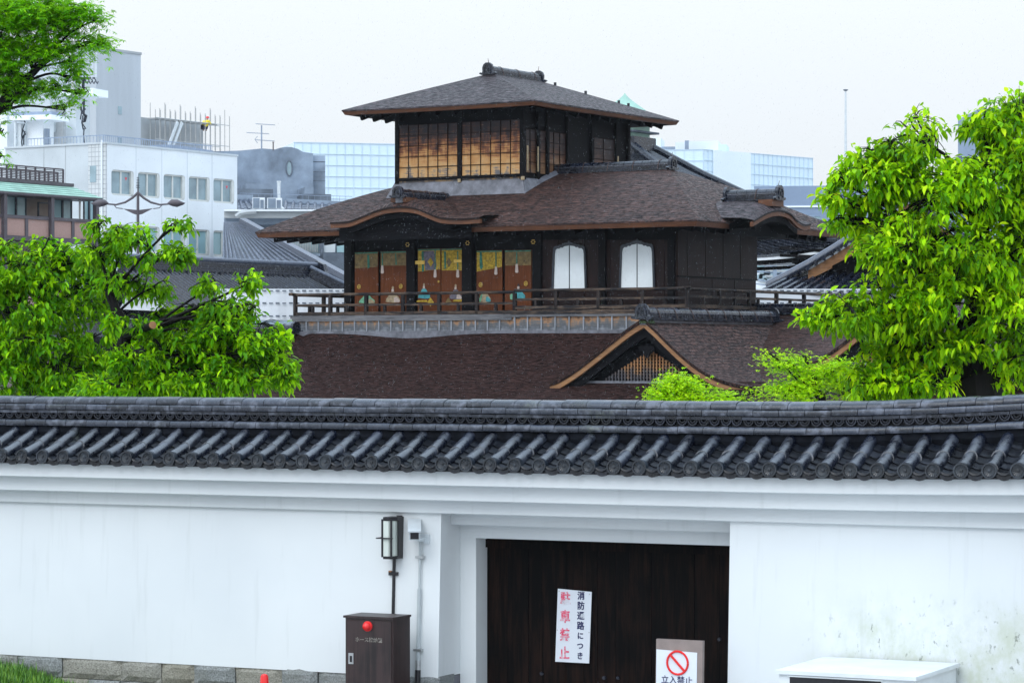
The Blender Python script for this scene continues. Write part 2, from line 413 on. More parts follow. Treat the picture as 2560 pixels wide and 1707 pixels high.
# ---- top storey -------------------------------------------------------------
b3 = 1.4; a3 = P.A(1337, b3); ze3 = P.Z(251, a3, b3)
a3L = P.A(854, b3); b3R = P.B(1698, a3)
am = (a3+a3L)/2
rb0 = P.B(1222, am); rb1 = P.B(1345, am)
z3r = P.Z(186, am, rb0)
W3 = (P.A(992, b3+1.02), a3-1.02, b3+1.02, P.B(1570, a3-1.02))        # wall rectangle
hip_roof(pav, (a3L, a3, b3, b3R), ze3, (am-.15, am+.15), (rb0+.05, rb1-.05), z3r, .06, .02, .10, M['shingle_up'], (*W3, ze3+.12))
tile_ridge(pav, 'b', am, rb0, rb1, z3r-.02, .29, .30, spikes=(True, True))
for t in (.12, .38, .62, .70):
    px_, py_ = lerp(1347, 1698, t), lerp(190, 302, t)
# small knobs along the far hip
for t in (.10, .32, .56, .63):
    a_, b_ = lerp(am+.15, a3, t), lerp(rb1-.05, b3R, t); z_ = ze3+(z3r-ze3)*((1-t)+.06*t*(1-t))
    MB().tube([(a_, b_, z_-.03), (a_, b_, z_+.09)], .045, 8).build('hip_knob', M['kawara'], pav)
zb3 = P.Z(459, W3[0], W3[2])                     # foot of wall
M['bar_wood'] = wood('lattice_bar_wood', (.008,.004,.003), (.035,.016,.009), 'z', .7, spec=.15)
w3m = wood_by_height('weathered_shaded_lattice_board', zb3, zb3+1.75, [(.02,(.13,.12,.12)), (.14,(.55,.33,.14)), (.44,(.46,.22,.07)), (.60,(.20,.065,.022)), (.80,(.04,.015,.011)), (1,(.012,.008,.012))])  # dark upper stops paint eave shade in, on top of real weathering
w3s = wood_by_height('weathered_shaded_side_board', zb3-.1, zb3+1.9, [(.0,(.08,.07,.075)), (.16,(.24,.13,.06)), (.35,(.12,.045,.018)), (.6,(.03,.013,.011)), (1,(.012,.008,.012))])  # side boards: weathering plus eave shade painted into the dark top
x0, x1, y0, y1 = W3
body = MB().box(x0+.05, x1-.05, y0+.05, y1-.05, zb3-1.2, ze3+.15).build('top_storey_wall', M['dark_wood'], pav)
def lattice(name, a_lo, a_hi, z_lo, z_hi, yb, cols, rows, mat, side=None, barw=.015):
    """boarded shutter with dark lattice bars; side=None front face, else a = const plane"""
    def Q(s, d, z): return (s, yb-d, z) if side is None else (side+d, s, z)
    mb = MB(); mb.prism([(a_lo, z_lo), (a_hi, z_lo), (a_hi, z_hi), (a_lo, z_hi)], lambda x, y, d: Q(x, d, y), 0, .03)
    p = mb.build(name, mat, pav); lb = MB()
    for i in range(cols+1):
        x = lerp(a_lo, a_hi, i/cols); lb.beam(Q(x, .045, z_lo), Q(x, .045, z_hi), barw, .03)
    for j in range(rows+1):
        z = lerp(z_lo, z_hi, j/rows); lb.beam(Q(a_lo, .050, z), Q(a_hi, .050, z), .02, barw)
    lb.build('lattice_bars', M['bar_wood'], p); return p
zl = P.Z(447, W3[0], y0); zh = zl + 1.62
am3 = P.A(1150, y0)
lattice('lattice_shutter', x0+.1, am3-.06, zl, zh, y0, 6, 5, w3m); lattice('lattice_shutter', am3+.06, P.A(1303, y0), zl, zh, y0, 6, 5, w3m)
for px in (995, 1152, 1307):
    MB().box(P.A(px, y0)-.07, P.A(px, y0)+.07, y0-.07, y0+.08, zb3-.02, ze3+.1).build('wall_post', M['dark_wood'], pav)
MB().box(x0, x1, y0-.06, y0+.06, zh, zh+.12).build('head_rail', M['dark_wood_x'], pav)
MB().box(x0, x1-.0, y0-.10, y0+.06, zl-.09, zl-.01).build('sill_beam', M['dark_wood_x'], pav)
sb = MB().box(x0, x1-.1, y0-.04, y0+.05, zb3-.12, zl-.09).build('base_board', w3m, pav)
for px in (1152, 1310):
    MB().box(P.A(px, y0)-.05, P.A(px, y0)+.05, y0-.10, y0-.045, zb3-.04, zl-.08).build('post_foot', M['paint_tan'], pav)
# right side of the top storey
bs = [y0, P.B(1345, x1), P.B(1368, x1), P.B(1418, x1), P.B(1480, x1), P.B(1540, x1), y1]
for i, (s0, s1) in enumerate(zip(bs, bs[1:])):
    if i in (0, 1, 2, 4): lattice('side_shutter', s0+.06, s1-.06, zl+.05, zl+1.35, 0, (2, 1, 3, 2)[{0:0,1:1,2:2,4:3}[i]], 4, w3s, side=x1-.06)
    MB().box(x1-.07, x1+.05, s0-.06, s0+.06, zb3-.1, ze3+.1).build('wall_post', M['dark_wood'], pav)
MB().box(x1-.06, x1+.06, y1-.06, y1+.06, zb3-.1, ze3+.1).build('wall_post', M['dark_wood'], pav)
for px in (1315, 1341, 1541): MB().box(x1+.045, x1+.07, P.B(px, x1)-.03, P.B(px, x1)+.03, zl+.1, zl+.85).build('guide_strip', M['paint_tan'], pav)
# ---- middle roof ------------------------------------------------------------
aL = P.A(637.5, 0); bR = P.B(2112, 0); ze2 = P.Z(549, 0, 0)
rbm = 4.4; ra1 = P.A(1672, rbm); ra0 = P.A(1107, rbm)-.2; zr2 = P.Z(423, ra1, rbm)
W2 = (P.A(862, 1.3), -1.3, 1.3, P.B(1893, -1.3))
hip_roof(pav, (aL, 0, 0, bR), ze2, (ra0, ra1), (rbm-.1, rbm+.1), zr2, .32, 0.0, .13, M['shingle'], (W2[0], W2[1], W2[2], W2[3]+1.6, ze2+.05))
rr0 = P.A(1366, rbm)
tile_ridge(pav, 'a', rbm, rr0, ra1+.08, zr2-.02, .30, .34, ends=(False, True), spikes=(False, True))
def zroof(b):
    t = b/rbm; return ze2 + (zr2-ze2)*(t + .32*t*(1-t))
# flashing skirt round the foot of the top storey
fl = MB(); yb = y0-.24
fl.grid([[(lerp(x0-.24, x1+.20, i/12), yb, zroof(yb)+.03), (lerp(x0-.05, x1, i/12), y0-.03, zb3+.03)] for i in range(13)])
sd = [(b_, max(zroof(b_), zb3-.2)) for b_ in [yb, y0, y0+.4, y0+.8, y0+1.2, rbm-.1]]
fl.grid([[(x1+.20, b_, zroof(min(b_, rbm))+.03), (x1+.02, max(b_, y0-.03), max(zroof(min(b_, rbm))+.13, zb3+.03))] for b_ in [yb, yb+.3, y0, y0+.4, y0+.8, y0+1.2, rbm-.1]])
fl.build('flashing_skirt', M['plank_grey'], pav, fix=False)
# ---- curved gables ----------------------------------------------------------
def karahafu(ctrl, plane, axis, depth, rise, name, ridge_px, mat, gw=.40):
    """undulating gable; ctrl = photo points of the roof edge, plane = b (front) or a (side)"""
    if axis == 'b': pts = [(P.A(px, plane), P.Z(py, P.A(px, plane), plane)) for px, py in ctrl]
    else: pts = [(P.B(px, plane), P.Z(py, plane, P.B(px, plane))) for px, py in ctrl]
    sm = [tuple(p) for p in crom([(x, z) for x, z in pts], 5)]
    sg = 1 if axis == 'b' else -1
    zmin = min(z for x, z in sm); zmax = max(z for x, z in sm)
    def Q(s, d, z): return (s, plane + d, z) if axis == 'b' else (plane - d, s, z)
    mb = MB(); G, U = [], []; al = 0
    ds = [0, .06, .14, .25, .4, .6, .9, 1.3, 1.8, depth]
    for i, (x, z) in enumerate(sm):
        if i: al += math.hypot(x-sm[i-1][0], z-sm[i-1][1])
        hum = .35 + .65*max(0, (z-zmin)/(zmax-zmin))
        G.append([Q(x, d, z + rise*hum*(1-math.exp(-d/.30))) for d in ds]); U.append([(d*1.0 + 30, al) for d in ds])
    mb.grid(G, U)
    for i in range(len(sm)-1): mb.face([Q(sm[i][0], 0, sm[i][1]), Q(sm[i+1][0], 0, sm[i+1][1]), Q(sm[i+1][0], 0, sm[i+1][1]-.05), Q(sm[i][0], 0, sm[i][1]-.05)], [(0, 0)]*4)
    g = mb.build(name, mat, pav, smooth=True, fix=False)
    # barge board and dark inner board
    def strip(d0, dz0, dz1, depth2, nm, mt, k0=0):
        s = MB(); pr = []
        for i in range(k0, len(sm)-1-k0):
            (xa, za), (xb, zb_) = sm[i], sm[i+1]
            s.raw([Q(xa,d0,za-dz0),Q(xb,d0,zb_-dz0),Q(xb,d0,zb_-dz1),Q(xa,d0,za-dz1),Q(xa,d0+depth2,za-dz0),Q(xb,d0+depth2,zb_-dz0),Q(xb,d0+depth2,zb_-dz1),Q(xa,d0+depth2,za-dz1)],
                  [(0,1,2,3),(7,6,5,4),(0,4,5,1),(3,2,6,7)] + ([(0,3,7,4)] if i == 0 else []) + ([(1,5,6,2)] if i == len(sm)-2 else []))
        return s.build(nm, mt, g, fix=False)
    strip(.03, .05, .17, .10, 'barge_board', M['eave_wood']); strip(.14, .17, .34, .10, 'inner_board', M['dark_wood_x'], 8)
    # gable wall and soffit
    sw = MB(); zb_ = ze2-.35
    for i in range(1, len(sm)-(5 if axis == 'b' else 2)): sw.face([Q(sm[i][0], gw, sm[i][1]-.1), Q(sm[i+1][0], gw, sm[i+1][1]-.1), Q(sm[i+1][0], gw, zb_), Q(sm[i][0], gw, zb_)])
    for i in range(6, len(sm)-7): sw.face([Q(sm[i][0], .2, sm[i][1]-.3), Q(sm[i+1][0], .2, sm[i+1][1]-.3), Q(sm[i+1][0], 1.6, sm[i+1][1]-.3), Q(sm[i][0], 1.6, sm[i][1]-.3)])
    sw.build('gable_wall', M['dark_wood_x'], g, fix=False)
    return g, Q, sm, zmax
kf = [(825,556),(850,555),(876,551.5),(912.5,537),(949,523),(978,517.5),(1007.6,516),(1040.5,520.4),(1069.7,532),(1102.6,543.5),(1150,546),(1199,543)]
kg, KQ, ksm, kzm = karahafu(kf, -.45, 'b', 2.9, .27, 'front_curved_gable', None, M['shingle'])
kxa = P.A(1000, -.3)
MB().box(kxa-.30, kxa+.24, -.34, .25, kzm+.13, kzm+.27).build('ridge_block', M['eave_wood'], kg)
tile_ridge(pav, 'b', kxa, -.36, P.B(1122, kxa), kzm+.26, .26, .30, ends=(True, True))
ks = [(1885,551),(1895,545),(1903,540),(1921.6,530.5),(1940,525.5),(1958,526),(1976.5,533),(1987.5,544),(1998.5,554),(2013,561),(2028,559)]
kg2, KQ2, ksm2, kzm2 = karahafu(ks, .85, 'a', 4.6, .30, 'side_curved_gable', None, M['shingle_up'], .80)
kyb = P.B(1945, .8)
MB().box(.35, .80, kyb-.36, kyb+.36, kzm2+.1, kzm2+.29).build('ridge_block', M['eave_wood'], kg2)
tile_ridge(pav, 'a', kyb, P.A(1822, kyb), .80, kzm2+.28, .33, .34, ends=(True, True), spikes=(False, True))
# small knobs and a lightning wire on the hip
t_ = .27; zk_ = ze2+(zr2-ze2)*((1-t_)+.32*t_*(1-t_)); MB().tube([(lerp(ra1,0,t_), lerp(rbm+.1,bR,t_), zk_-.03), (lerp(ra1,0,t_), lerp(rbm+.1,bR,t_), zk_+.08)], .045, 8).build('hip_knob', M['kawara'], pav)
# ---- middle storey walls -----------------------------------------------------
x0, x1, y0, y1 = W2
zd = P.Z(787, x0, .65)                                # deck level
zs = ze2 + .05
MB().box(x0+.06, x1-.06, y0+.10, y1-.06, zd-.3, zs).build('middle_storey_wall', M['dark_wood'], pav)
# side cladding of red-brown boards
zmid = P.Z(695, x1, 3.5)
sc = MB(); n = 9
for i in range(n):
    s0, s1 = lerp(y0, y1, i/n), lerp(y0, y1, (i+1)/n); sc.box(x1-.06, x1+.0+.008*(i % 2), s0+.004, s1-.004, zmid+.02, zs)
sc.build('side_cladding', M['red_wood'], pav)
sc = MB()
for i in range(7):
    s0, s1 = lerp(y0, y1-.04, i/7), lerp(y0, y1-.04, (i+1)/7); sc.box(x1-.06, x1-.02+.008*(i % 2), s0+.004, s1-.004, zd-.2, zmid-.02)
sc.build('lower_side_cladding', M['red_wood'], pav)
MB().box(x1-.05, x1+.025, y0, y1, zmid-.02, zmid+.02).build('side_rail', M['dark_wood'], pav)
# front boards right of the painted doors
fb = MB(); pe = P.A(1330, y0)
nb = 11
for i in range(nb):
    s0, s1 = lerp(pe, x1, i/nb), lerp(pe, x1, (i+1)/nb); fb.box(s0+.004, s1-.004, y0+.02-.01*(i % 2), y0+.10, zd-.2, P.Z(600, s0, y0))
fb.build('front_cladding', M['red_wood'], pav)
zlin = P.Z(612, P.A(1100, y0), y0)
MB().box(x0, x1, y0-.03, y0+.1, zlin+.42, zlin+.58).build('head_beam', M['dark_wood_x'], pav)
def post(px, w=.16, d=.09, z0=None, z1=None):
    a = P.A(px, y0); return MB().box(a-w/2, a+w/2, y0-d, y0+.1, z0 if z0 is not None else zd-.05, z1 if z1 is not None else zs).build('wall_post', M['dark_wood'], pav)
for px, ww in ((873, .26), (1030, .30), (1171, .36), (1345, .28), (1508, .22), (1680, .2)): post(px, ww)
for px in (1024, 1174, 1338):
    zz = P.Z({1024:612, 1174:608, 1338:605}[px], P.A(px, y0), y0); a = P.A(px, y0)
    q = MB()
    for k in range(6): q.tube([(a+.055*math.cos(k*math.pi/3), y0-.10, zz+.055*math.sin(k*math.pi/3)), (a+.055*math.cos(k*math.pi/3), y0-.13, zz+.055*math.sin(k*math.pi/3))], .018, 6)
    q.build('nail_cover', M['gold_metal'], pav)
# painted sliding doors -----------------------------------------------------------
def painted_door(px0, px1, py0, py1, band, dull=False, double=False):
    a0, a1 = P.A(px0, y0), P.A(px1, y0); z0, z1 = zd-.02, P.Z(py0, (a0+a1)/2, y0)
    yd = y0-.01
    d = MB().box(a0, a1, yd, yd+.05, z0, z1).build('painted_door', M['door_red'], pav)
    zb_ = [P.Z(b_, a, y0) for b_, a in zip(band, (a0, a1))]
    MB().prism([(a0+.01, zb_[0]), (a1-.01, zb_[1]), (a1-.01, z1-.01), (a0+.01, z1-.01)], lambda x, y, q: (x, q, y), yd-.006, yd-.001).build('gold_curtain', M['gold_dull' if dull else 'gold'], d)
    MB().box(a0+.01, a1-.01, yd-.010, yd-.0065, z1-.05, z1-.012).build('curtain_border', M['paint_green'], d)
    return d, yd
def flat(parent, name, mat, pts, yd, k=1):
    """painted shape on a door, photo points"""
    out = [(P.A(px, y0), P.Z(py, P.A(px, y0), y0)) for px, py in pts]
    return MB().prism(out, lambda x, y, q: (x, q, y), yd-.010-.004*k, yd-.007-.004*(k-1)).build(name, mat, parent)
def knob(parent, px, py, yd, r=.055):
    a = P.A(px, y0); z = P.Z(py, a, y0)
    q = MB(); ring = [(a+r*math.cos(t*math.pi/8), yd-.02, z+r*1.1*math.sin(t*math.pi/8)) for t in range(17)]
    q.tube(ring, .016, 6, cap=False); q.tube([(a, yd-.006, z), (a, yd-.02, z)], .028, 8); return q.build('door_pull', M['gold_metal'], parent)
def tassel(parent, px, py0, py1, py2, yd, pink=True):
    a = P.A(px, y0); zt_, zm_, zb_ = (P.Z(v, a, y0) for v in (py0, py1, py2))
    MB().box(a-.018, a+.018, yd-.018, yd-.011, zm_, zt_).build('tassel_cord', M['paint_green'], parent)
    MB().prism([(a-.035, zm_), (a+.035, zm_), (a+.055, zb_+.03), (a+.03, zb_), (a-.03, zb_), (a-.055, zb_+.03)], lambda x, y, q: (x, q, y), yd-.02, yd-.012).build('tassel', M['paint_pink'] , parent)
def robe(parent, px, w, h, base, mats, yd, head=True, hat=False):
    """small seated figure: robe mound, sleeve, face"""
    c = lambda x, y: (px + x*w, base - y*h)
    flat(parent, 'painted_robe', M[mats[0]], [c(-.5,.05), c(-.46,.3), c(-.28,.62), c(-.14,.92), c(.0,.98), c(.16,.9), c(.30,.6), c(.5,.3), c(.48,.02), c(.1,-.03)], yd, 1)
    flat(parent, 'painted_sleeve', M[mats[1]], [c(.08,.04), c(.10,.42), c(.26,.5), c(.42,.3), c(.52,.12), c(.40,.0)], yd, 2)
    if head:
        flat(parent, 'painted_face', M['paint_pink'], [c(-.07,.95), c(-.08,1.12), c(-.02,1.25), c(.06,1.22), c(.09,1.08), c(.06,.95)], yd, 3)
        flat(parent, 'painted_hair', M['paint_black' if hat else 'paint_tan'], [c(-.04,1.2), c(-.06,1.36), c(.02,1.46), c(.10,1.34), c(.09,1.2)], yd, 4)
d, yd = painted_door(887.5, 945.5, 630, 787, (671, 667), True); knob(d, 899, 717, yd)
flat(d, 'painted_cord', M['paint_green'], [(919,637),(924,637),(925,669),(920,671)], yd)
robe(d, 918, 40, 22, 758, ('paint_mint', 'paint_tan'), yd, False)
d, yd = painted_door(952, 1016, 628, 787, (664, 664), True); knob(d, 1003.5, 716, yd); tassel(d, 957, 634, 664, 684, yd)
flat(d, 'painted_cord', M['paint_green'], [(989,634),(991,634),(993,662),(990,662)], yd)
robe(d, 983, 36, 28, 756, ('paint_tan', 'paint_pink'), yd)
d, yd = painted_door(1045, 1102, 622, 786, (679, 673)); tassel(d, 1089, 626, 674, 694, yd)
flat(d, 'painted_cord', M['paint_green'], [(1055,628),(1060,628),(1061,678),(1056,680)], yd)
flat(d, 'worn_patch', M['paint_grey'], [(1058,628),(1085,627),(1088,640),(1092,660),(1090,674),(1064,676),(1062,650)], yd, 0)
flat(d, 'painted_lozenge', M['gold'], [(1070,654),(1077,644),(1085,656),(1078,667)], yd, 2)
robe(d, 1061, 30, 26, 746, ('paint_teal', 'paint_teal'), yd); knob(d, 1098, 704, yd, .02)
flat(d, 'painted_stand', M['gold'], [(1042,755),(1044,751),(1068,750),(1070,755)], yd, 2); flat(d, 'painted_lozenge', M['gold'], [(1070,755),(1077,743),(1086,756),(1077,766)], yd, 2)
MB().box(P.A(1041, y0)-.02, P.A(1064, y0), yd-.05, yd-.02, P.Z(661, P.A(1050, y0), y0), P.Z(652, P.A(1050, y0), y0)).build('door_hinge', M['gold_metal'], d)
d, yd = painted_door(1104, 1157, 621, 786, (676, 676)); tassel(d, 1145.5, 628, 674, 694, yd)
flat(d, 'painted_cord', M['paint_green'], [(1111,629),(1116,629),(1116,672),(1112,672)], yd)
flat(d, 'painted_lozenge', M['gold_dull'], [(1117,655),(1123,644),(1130,656),(1123,668)], yd, 2)
robe(d, 1140, 31, 26, 748, ('paint_grey', 'paint_pink'), yd)
flat(d, 'painted_stand', M['gold'], [(1133,754),(1136,749),(1158,748),(1159,754)], yd, 2); flat(d, 'painted_lozenge', M['gold_dull'], [(1115,755),(1122,743),(1130,755),(1123,765)], yd, 2)
MB().box(P.A(1137, y0), P.A(1160, y0), yd-.05, yd-.02, P.Z(656, P.A(1150, y0), y0), P.Z(649, P.A(1150, y0), y0)).build('door_hinge', M['gold_metal'], d)
d, yd = painted_door(1192, 1256, 626, 785, (679, 667)); knob(d, 1203, 712, yd); tassel(d, 1241, 630, 667, 687, yd)
flat(d, 'painted_cord', M['paint_green'], [(1200,629),(1205,629),(1208,668),(1204,675),(1200,668)], yd)
robe(d, 1213, 30, 28, 755, ('paint_tan', 'paint_teal'), yd, False); flat(d, 'painted_sleeve', M['paint_mint'], [(1198,752),(1203,738),(1208,733),(1206,746),(1202,756)], yd, 3)
d, yd = painted_door(1262.5, 1329, 625, 785, (664, 663), True); knob(d, 1316, 709, yd); tassel(d, 1293, 630, 660, 682, yd)
robe(d, 1297, 34, 26, 747, ('paint_teal', 'paint_teal'), yd, True, True); flat(d, 'painted_sleeve', M['paint_mint'], [(1277,748),(1276,738),(1281,733),(1285,738),(1284,750)], yd, 3)
# bell-shaped windows ------------------------------------------------------------
def bell_window(px0, px1, py0, py1):
    a0, a1 = P.A(px0, y0), P.A(px1, y0); z0, z1 = P.Z(py1, a0, y0), P.Z(py0, (a0+a1)/2, y0)
    c, hw, h = (a0+a1)/2, (a1-a0)/2, z1-z0
    half = [(1.0, 0), (.985, .25), (.955, .55), (.94, .80), (.90, .885), (.80, .925), (.64, .925), (.56, .955), (.44, .945), (.34, .975), (.14, .985), (0, 1.0)]
    out = [(c+hw*x, z0+h*y) for x, y in half] + [(c-hw*x, z0+h*y) for x, y in half[::-1][1:]]
    def Q(x, y, d): return (x, y0-d, y)
    win = MB().prism(out, Q, .010, .018).build('bell_window', M['white_panel'], pav)
    fr = MB(); n = len(out)
    for i in range(n-1):
        (xa, za), (xb, zb_) = out[i], out[i+1]
        def ex(x, z, k): return (c + (x-c)*(1+.12*k), z + (.075*k if z > z0+h*.8 else 0))
        pa, pb, qa, qb = (xa, za), (xb, zb_), ex(xa, za, 1), ex(xb, zb_, 1)
        fr.raw([Q(*pa, .012), Q(*pb, .012), Q(*qb, .012), Q(*qa, .012), Q(*pa, .05), Q(*pb, .05), Q(*qb, .05), Q(*qa, .05)], [(0,1,2,3),(7,6,5,4),(0,4,5,1),(2,6,7,3),(1,5,6,2),(3,7,4,0)])
    fr.prism([(c-.16, z1+.07), (c-.05, z1+.085), (c, z1+.13), (c+.05, z1+.085), (c+.16, z1+.07), (c+.1, z1+.03), (c-.1, z1+.03)], Q, .014, .052)
    fr.build('window_frame', M['blue_black'], win); MB().box(c-.012, c+.012, y0-.03, y0-.018, z0, z1-.005).build('centre_bar', M['blue_black'], win)
    return win
M['blue_black'] = simple('lacquered_frame', (.012,.018,.03), .35, .2, 4)
bell_window(1385.6, 1463.5, 613, 723); bell_window(1553.6, 1634, 609, 721)
# small white fitting at the left corner and beam ends
MB().beam((x0-.35, y0+.2, P.Z(604, x0, y0)), (x0-.02, y0+.2, P.Z(604, x0, y0)), .10, .05).build('beam_end', M['plank_grey'], pav)
# ---- veranda -------------------------------------------------------------------
bv = .65; av0 = P.A(738, bv); av1 = P.A(1286, bv); av2 = P.A(1718, bv)
zt1, zt1b = P.Z(734, av0, bv), P.Z(729, av1, bv)
zdk = P.Z(790, av0, bv); zdr = P.Z(776, av1, bv)
deck = MB().box(av0-.1, av1, bv-.05, y0+.1, zdk-.10, zdk).box(av1, av2+.05, bv-.05, y0+.1, zdr-.12, zdr).box(av2-.65, av2+.05, bv-.05, P.B(2095, av2), zdr-.12, zdr-.003).box(av0-.1, x0+.1, bv-.04, bv+5.5, zdk-.101, zdk-.003).build('veranda_deck', M['grey_wood'], pav)
def rail_run(p0, p1, ztop, zmid, zbot, posts, shorts, zfoot, overs=(0, 0)):
    """one straight run of balustrade; each rail and post its own part"""
    d = (Vector(p1)-Vector(p0)).normalized()
    q0 = Vector(p0)-d*overs[0]; q1 = Vector(p1)+d*overs[1]
    def V(p, z): return (p[0], p[1], z)
    MB().tube([V(q0, ztop+(.03 if overs[0] else 0)), V(Vector(p0)+d*.15, ztop), V(Vector(p1)-d*.15, ztop), V(q1, ztop+(.03 if overs[1] else 0))], .045, 8).build('top_rail', M['rail_wood'], pav, smooth=True)
    MB().beam(V(p0, zmid), V(p1, zmid), .06, .07).build('middle_rail', M['rail_wood'], pav)
    MB().beam(V(p0, zbot), V(p1, zbot), .10, .10).build('bottom_rail', M['rail_wood'], pav)
    for p in posts: MB().beam(V(p, zfoot), V(p, ztop-.02), .10, .10, up=(1,0,0)).build('rail_post', M['post_wood'], pav)
    for p in shorts: MB().beam(V(p, zbot), V(p, zmid), .08, .08, up=(1,0,0)).build('short_post', M['post_wood'], pav)
zm1 = P.Z(761, P.A(1000, bv), bv)
rail_run((av0, bv), (av1, bv), (zt1+zt1b)/2-.03, zm1, zdk+.06, [(P.A(p, bv), bv) for p in (738.5, 826, 915.7, 1008, 1098.5, 1192.5, 1287)], [(P.A(p, bv), bv) for p in (782, 868, 962, 1053, 1146, 1240)], zdk-.05, (.22, 0))
zm2 = P.Z(747, P.A(1450, bv), bv)
rail_run((av1, bv), (av2, bv), P.Z(722, P.A(1500, bv), bv)-.02, zm2, zdr+.08, [(P.A(p, bv), bv) for p in (1391, 1497, 1607, 1718)], [(P.A(p, bv), bv) for p in (1340, 1445, 1553, 1662)], zdr, (0, .12))
bb1 = P.B(2092, av2)
rail_run((av2, bv), (av2, bb1), P.Z(724, av2, 3)-.02, P.Z(742, av2, 2), zdr+.08, [(av2, P.B(p, av2)) for p in (1798, 1873, 1941, 2010)], [(av2, P.B(p, av2)) for p in (1758, 1836, 1895, 1975)], zdr, (.12, .2))
rail_run((av0, bv), (av0, bv+4.6), (zt1+zt1b)/2-.03, zm1, zdk+.06, [(av0, bv+k) for k in (1.5, 3.0, 4.5)], [(av0, bv+k) for k in (.75, 2.25, 3.75)], zdk-.05, (.2, 0))
# fascia below the veranda: boards and battens
fm = wood_by_height('weathered_fascia_board', 0, 1, [(.05,(.22,.23,.25)), (.30,(.075,.08,.09)), (.50,(.14,.125,.115)), (.64,(.36,.18,.08)), (.82,(.05,.032,.025))])
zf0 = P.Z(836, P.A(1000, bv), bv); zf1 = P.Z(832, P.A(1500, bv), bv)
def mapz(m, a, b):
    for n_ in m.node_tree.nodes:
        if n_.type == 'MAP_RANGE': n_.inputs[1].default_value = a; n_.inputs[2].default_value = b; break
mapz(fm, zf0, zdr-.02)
def fascia(pa, pb, zlo, zhi, pxs, yb):
    MB().box(pa, pb, yb, yb+.08, zlo, zhi).build('fascia_panel', fm, pav)
    MB().box(pa, pb, yb-.05, yb-.003, zhi-.07, zhi+.02).build('fascia_top_beam', M['grey_wood'], pav)
    MB().box(pa, pb, yb-.05, yb-.003, zlo-.05, zlo+.02).build('fascia_foot_beam', M['grey_wood'], pav)
    for p in pxs: a = P.A(p, yb); MB().box(a-.022, a+.022, yb-.035, yb-.002, zlo+.02, zhi-.07).build('batten', M['batten_wood'], pav)
fascia(av0-.06, av1-.03, zf0+.03, zdk-.10, [767+i*30.2 for i in range(17)], bv-.05)
MB().box(av0-.12, av1-.03, bv-.09, bv-.051, zdk-.09, zdk+.0).build('deck_edge_board', M['grey_wood'], pav)
fascia(av1, av2, zf0+.03, zdr-.12, [1288, 1320, 1354.5, 1389, 1424, 1460, 1496, 1531, 1567, 1602, 1640, 1676], bv-.10)
MB().box(av1-.05, av2+.08, bv-.16, bv-.101, zdr-.12, zdr+.0).build('deck_edge_board', M['rail_wood'], pav)
fascia2 = MB().box(av2-.1, av2, bv-.1, bb1, zf0, zdr-.12).build('side_fascia', M['grey_wood'], pav)
# ---- ground-storey body and lower roofs --------------------------------------------
MB().box(-15.5, -.4, 1.2, 11, 0.0, zf0-.02).box(-.4, 11.5, 1.2, 8.5, 0, 3.3).build('ground_storey_wall', M['dark_wood'], pav)
MB().box(av0-.05, -.7, .35, 1.2, zf0-1.2, zf0+.1).build('under_deck_board', M['plank_grey'], pav)
def zlow(a, b):
    zt_ = P.Z(845, a, .3); d = .3-b
    dip = .13*math.exp(-((a-P.A(1020, .3))/1.6)**2)*math.exp(-d/.5)
    v = a - P.A(763, 0) + (b)*(-.1) ; cr = -.16*max(0, min(1, (.35-abs(a-(P.A(757, .3)+(.3-b)*1.05)))/.35))**2
    return zt_ - dip - .56*d - .035*d*d*.0 - .10*(1-math.exp(-d*2.2)) + .10 + cr*.6
G, U = [], []
na, nb_ = 110, 36
for i in range(na+1):
    a = lerp(-17.0, .1, i/na); G.append([(a, lerp(.36, -4.6, j/nb_), zlow(a, lerp(.36, -4.6, j/nb_))) for j in range(nb_+1)]); U.append([(a, j/nb_*5.7) for j in range(nb_+1)])
mb = MB(); mb.grid(G, U); mb.build('lower_front_roof', M['shingle_low'], pav, smooth=True, fix=False)
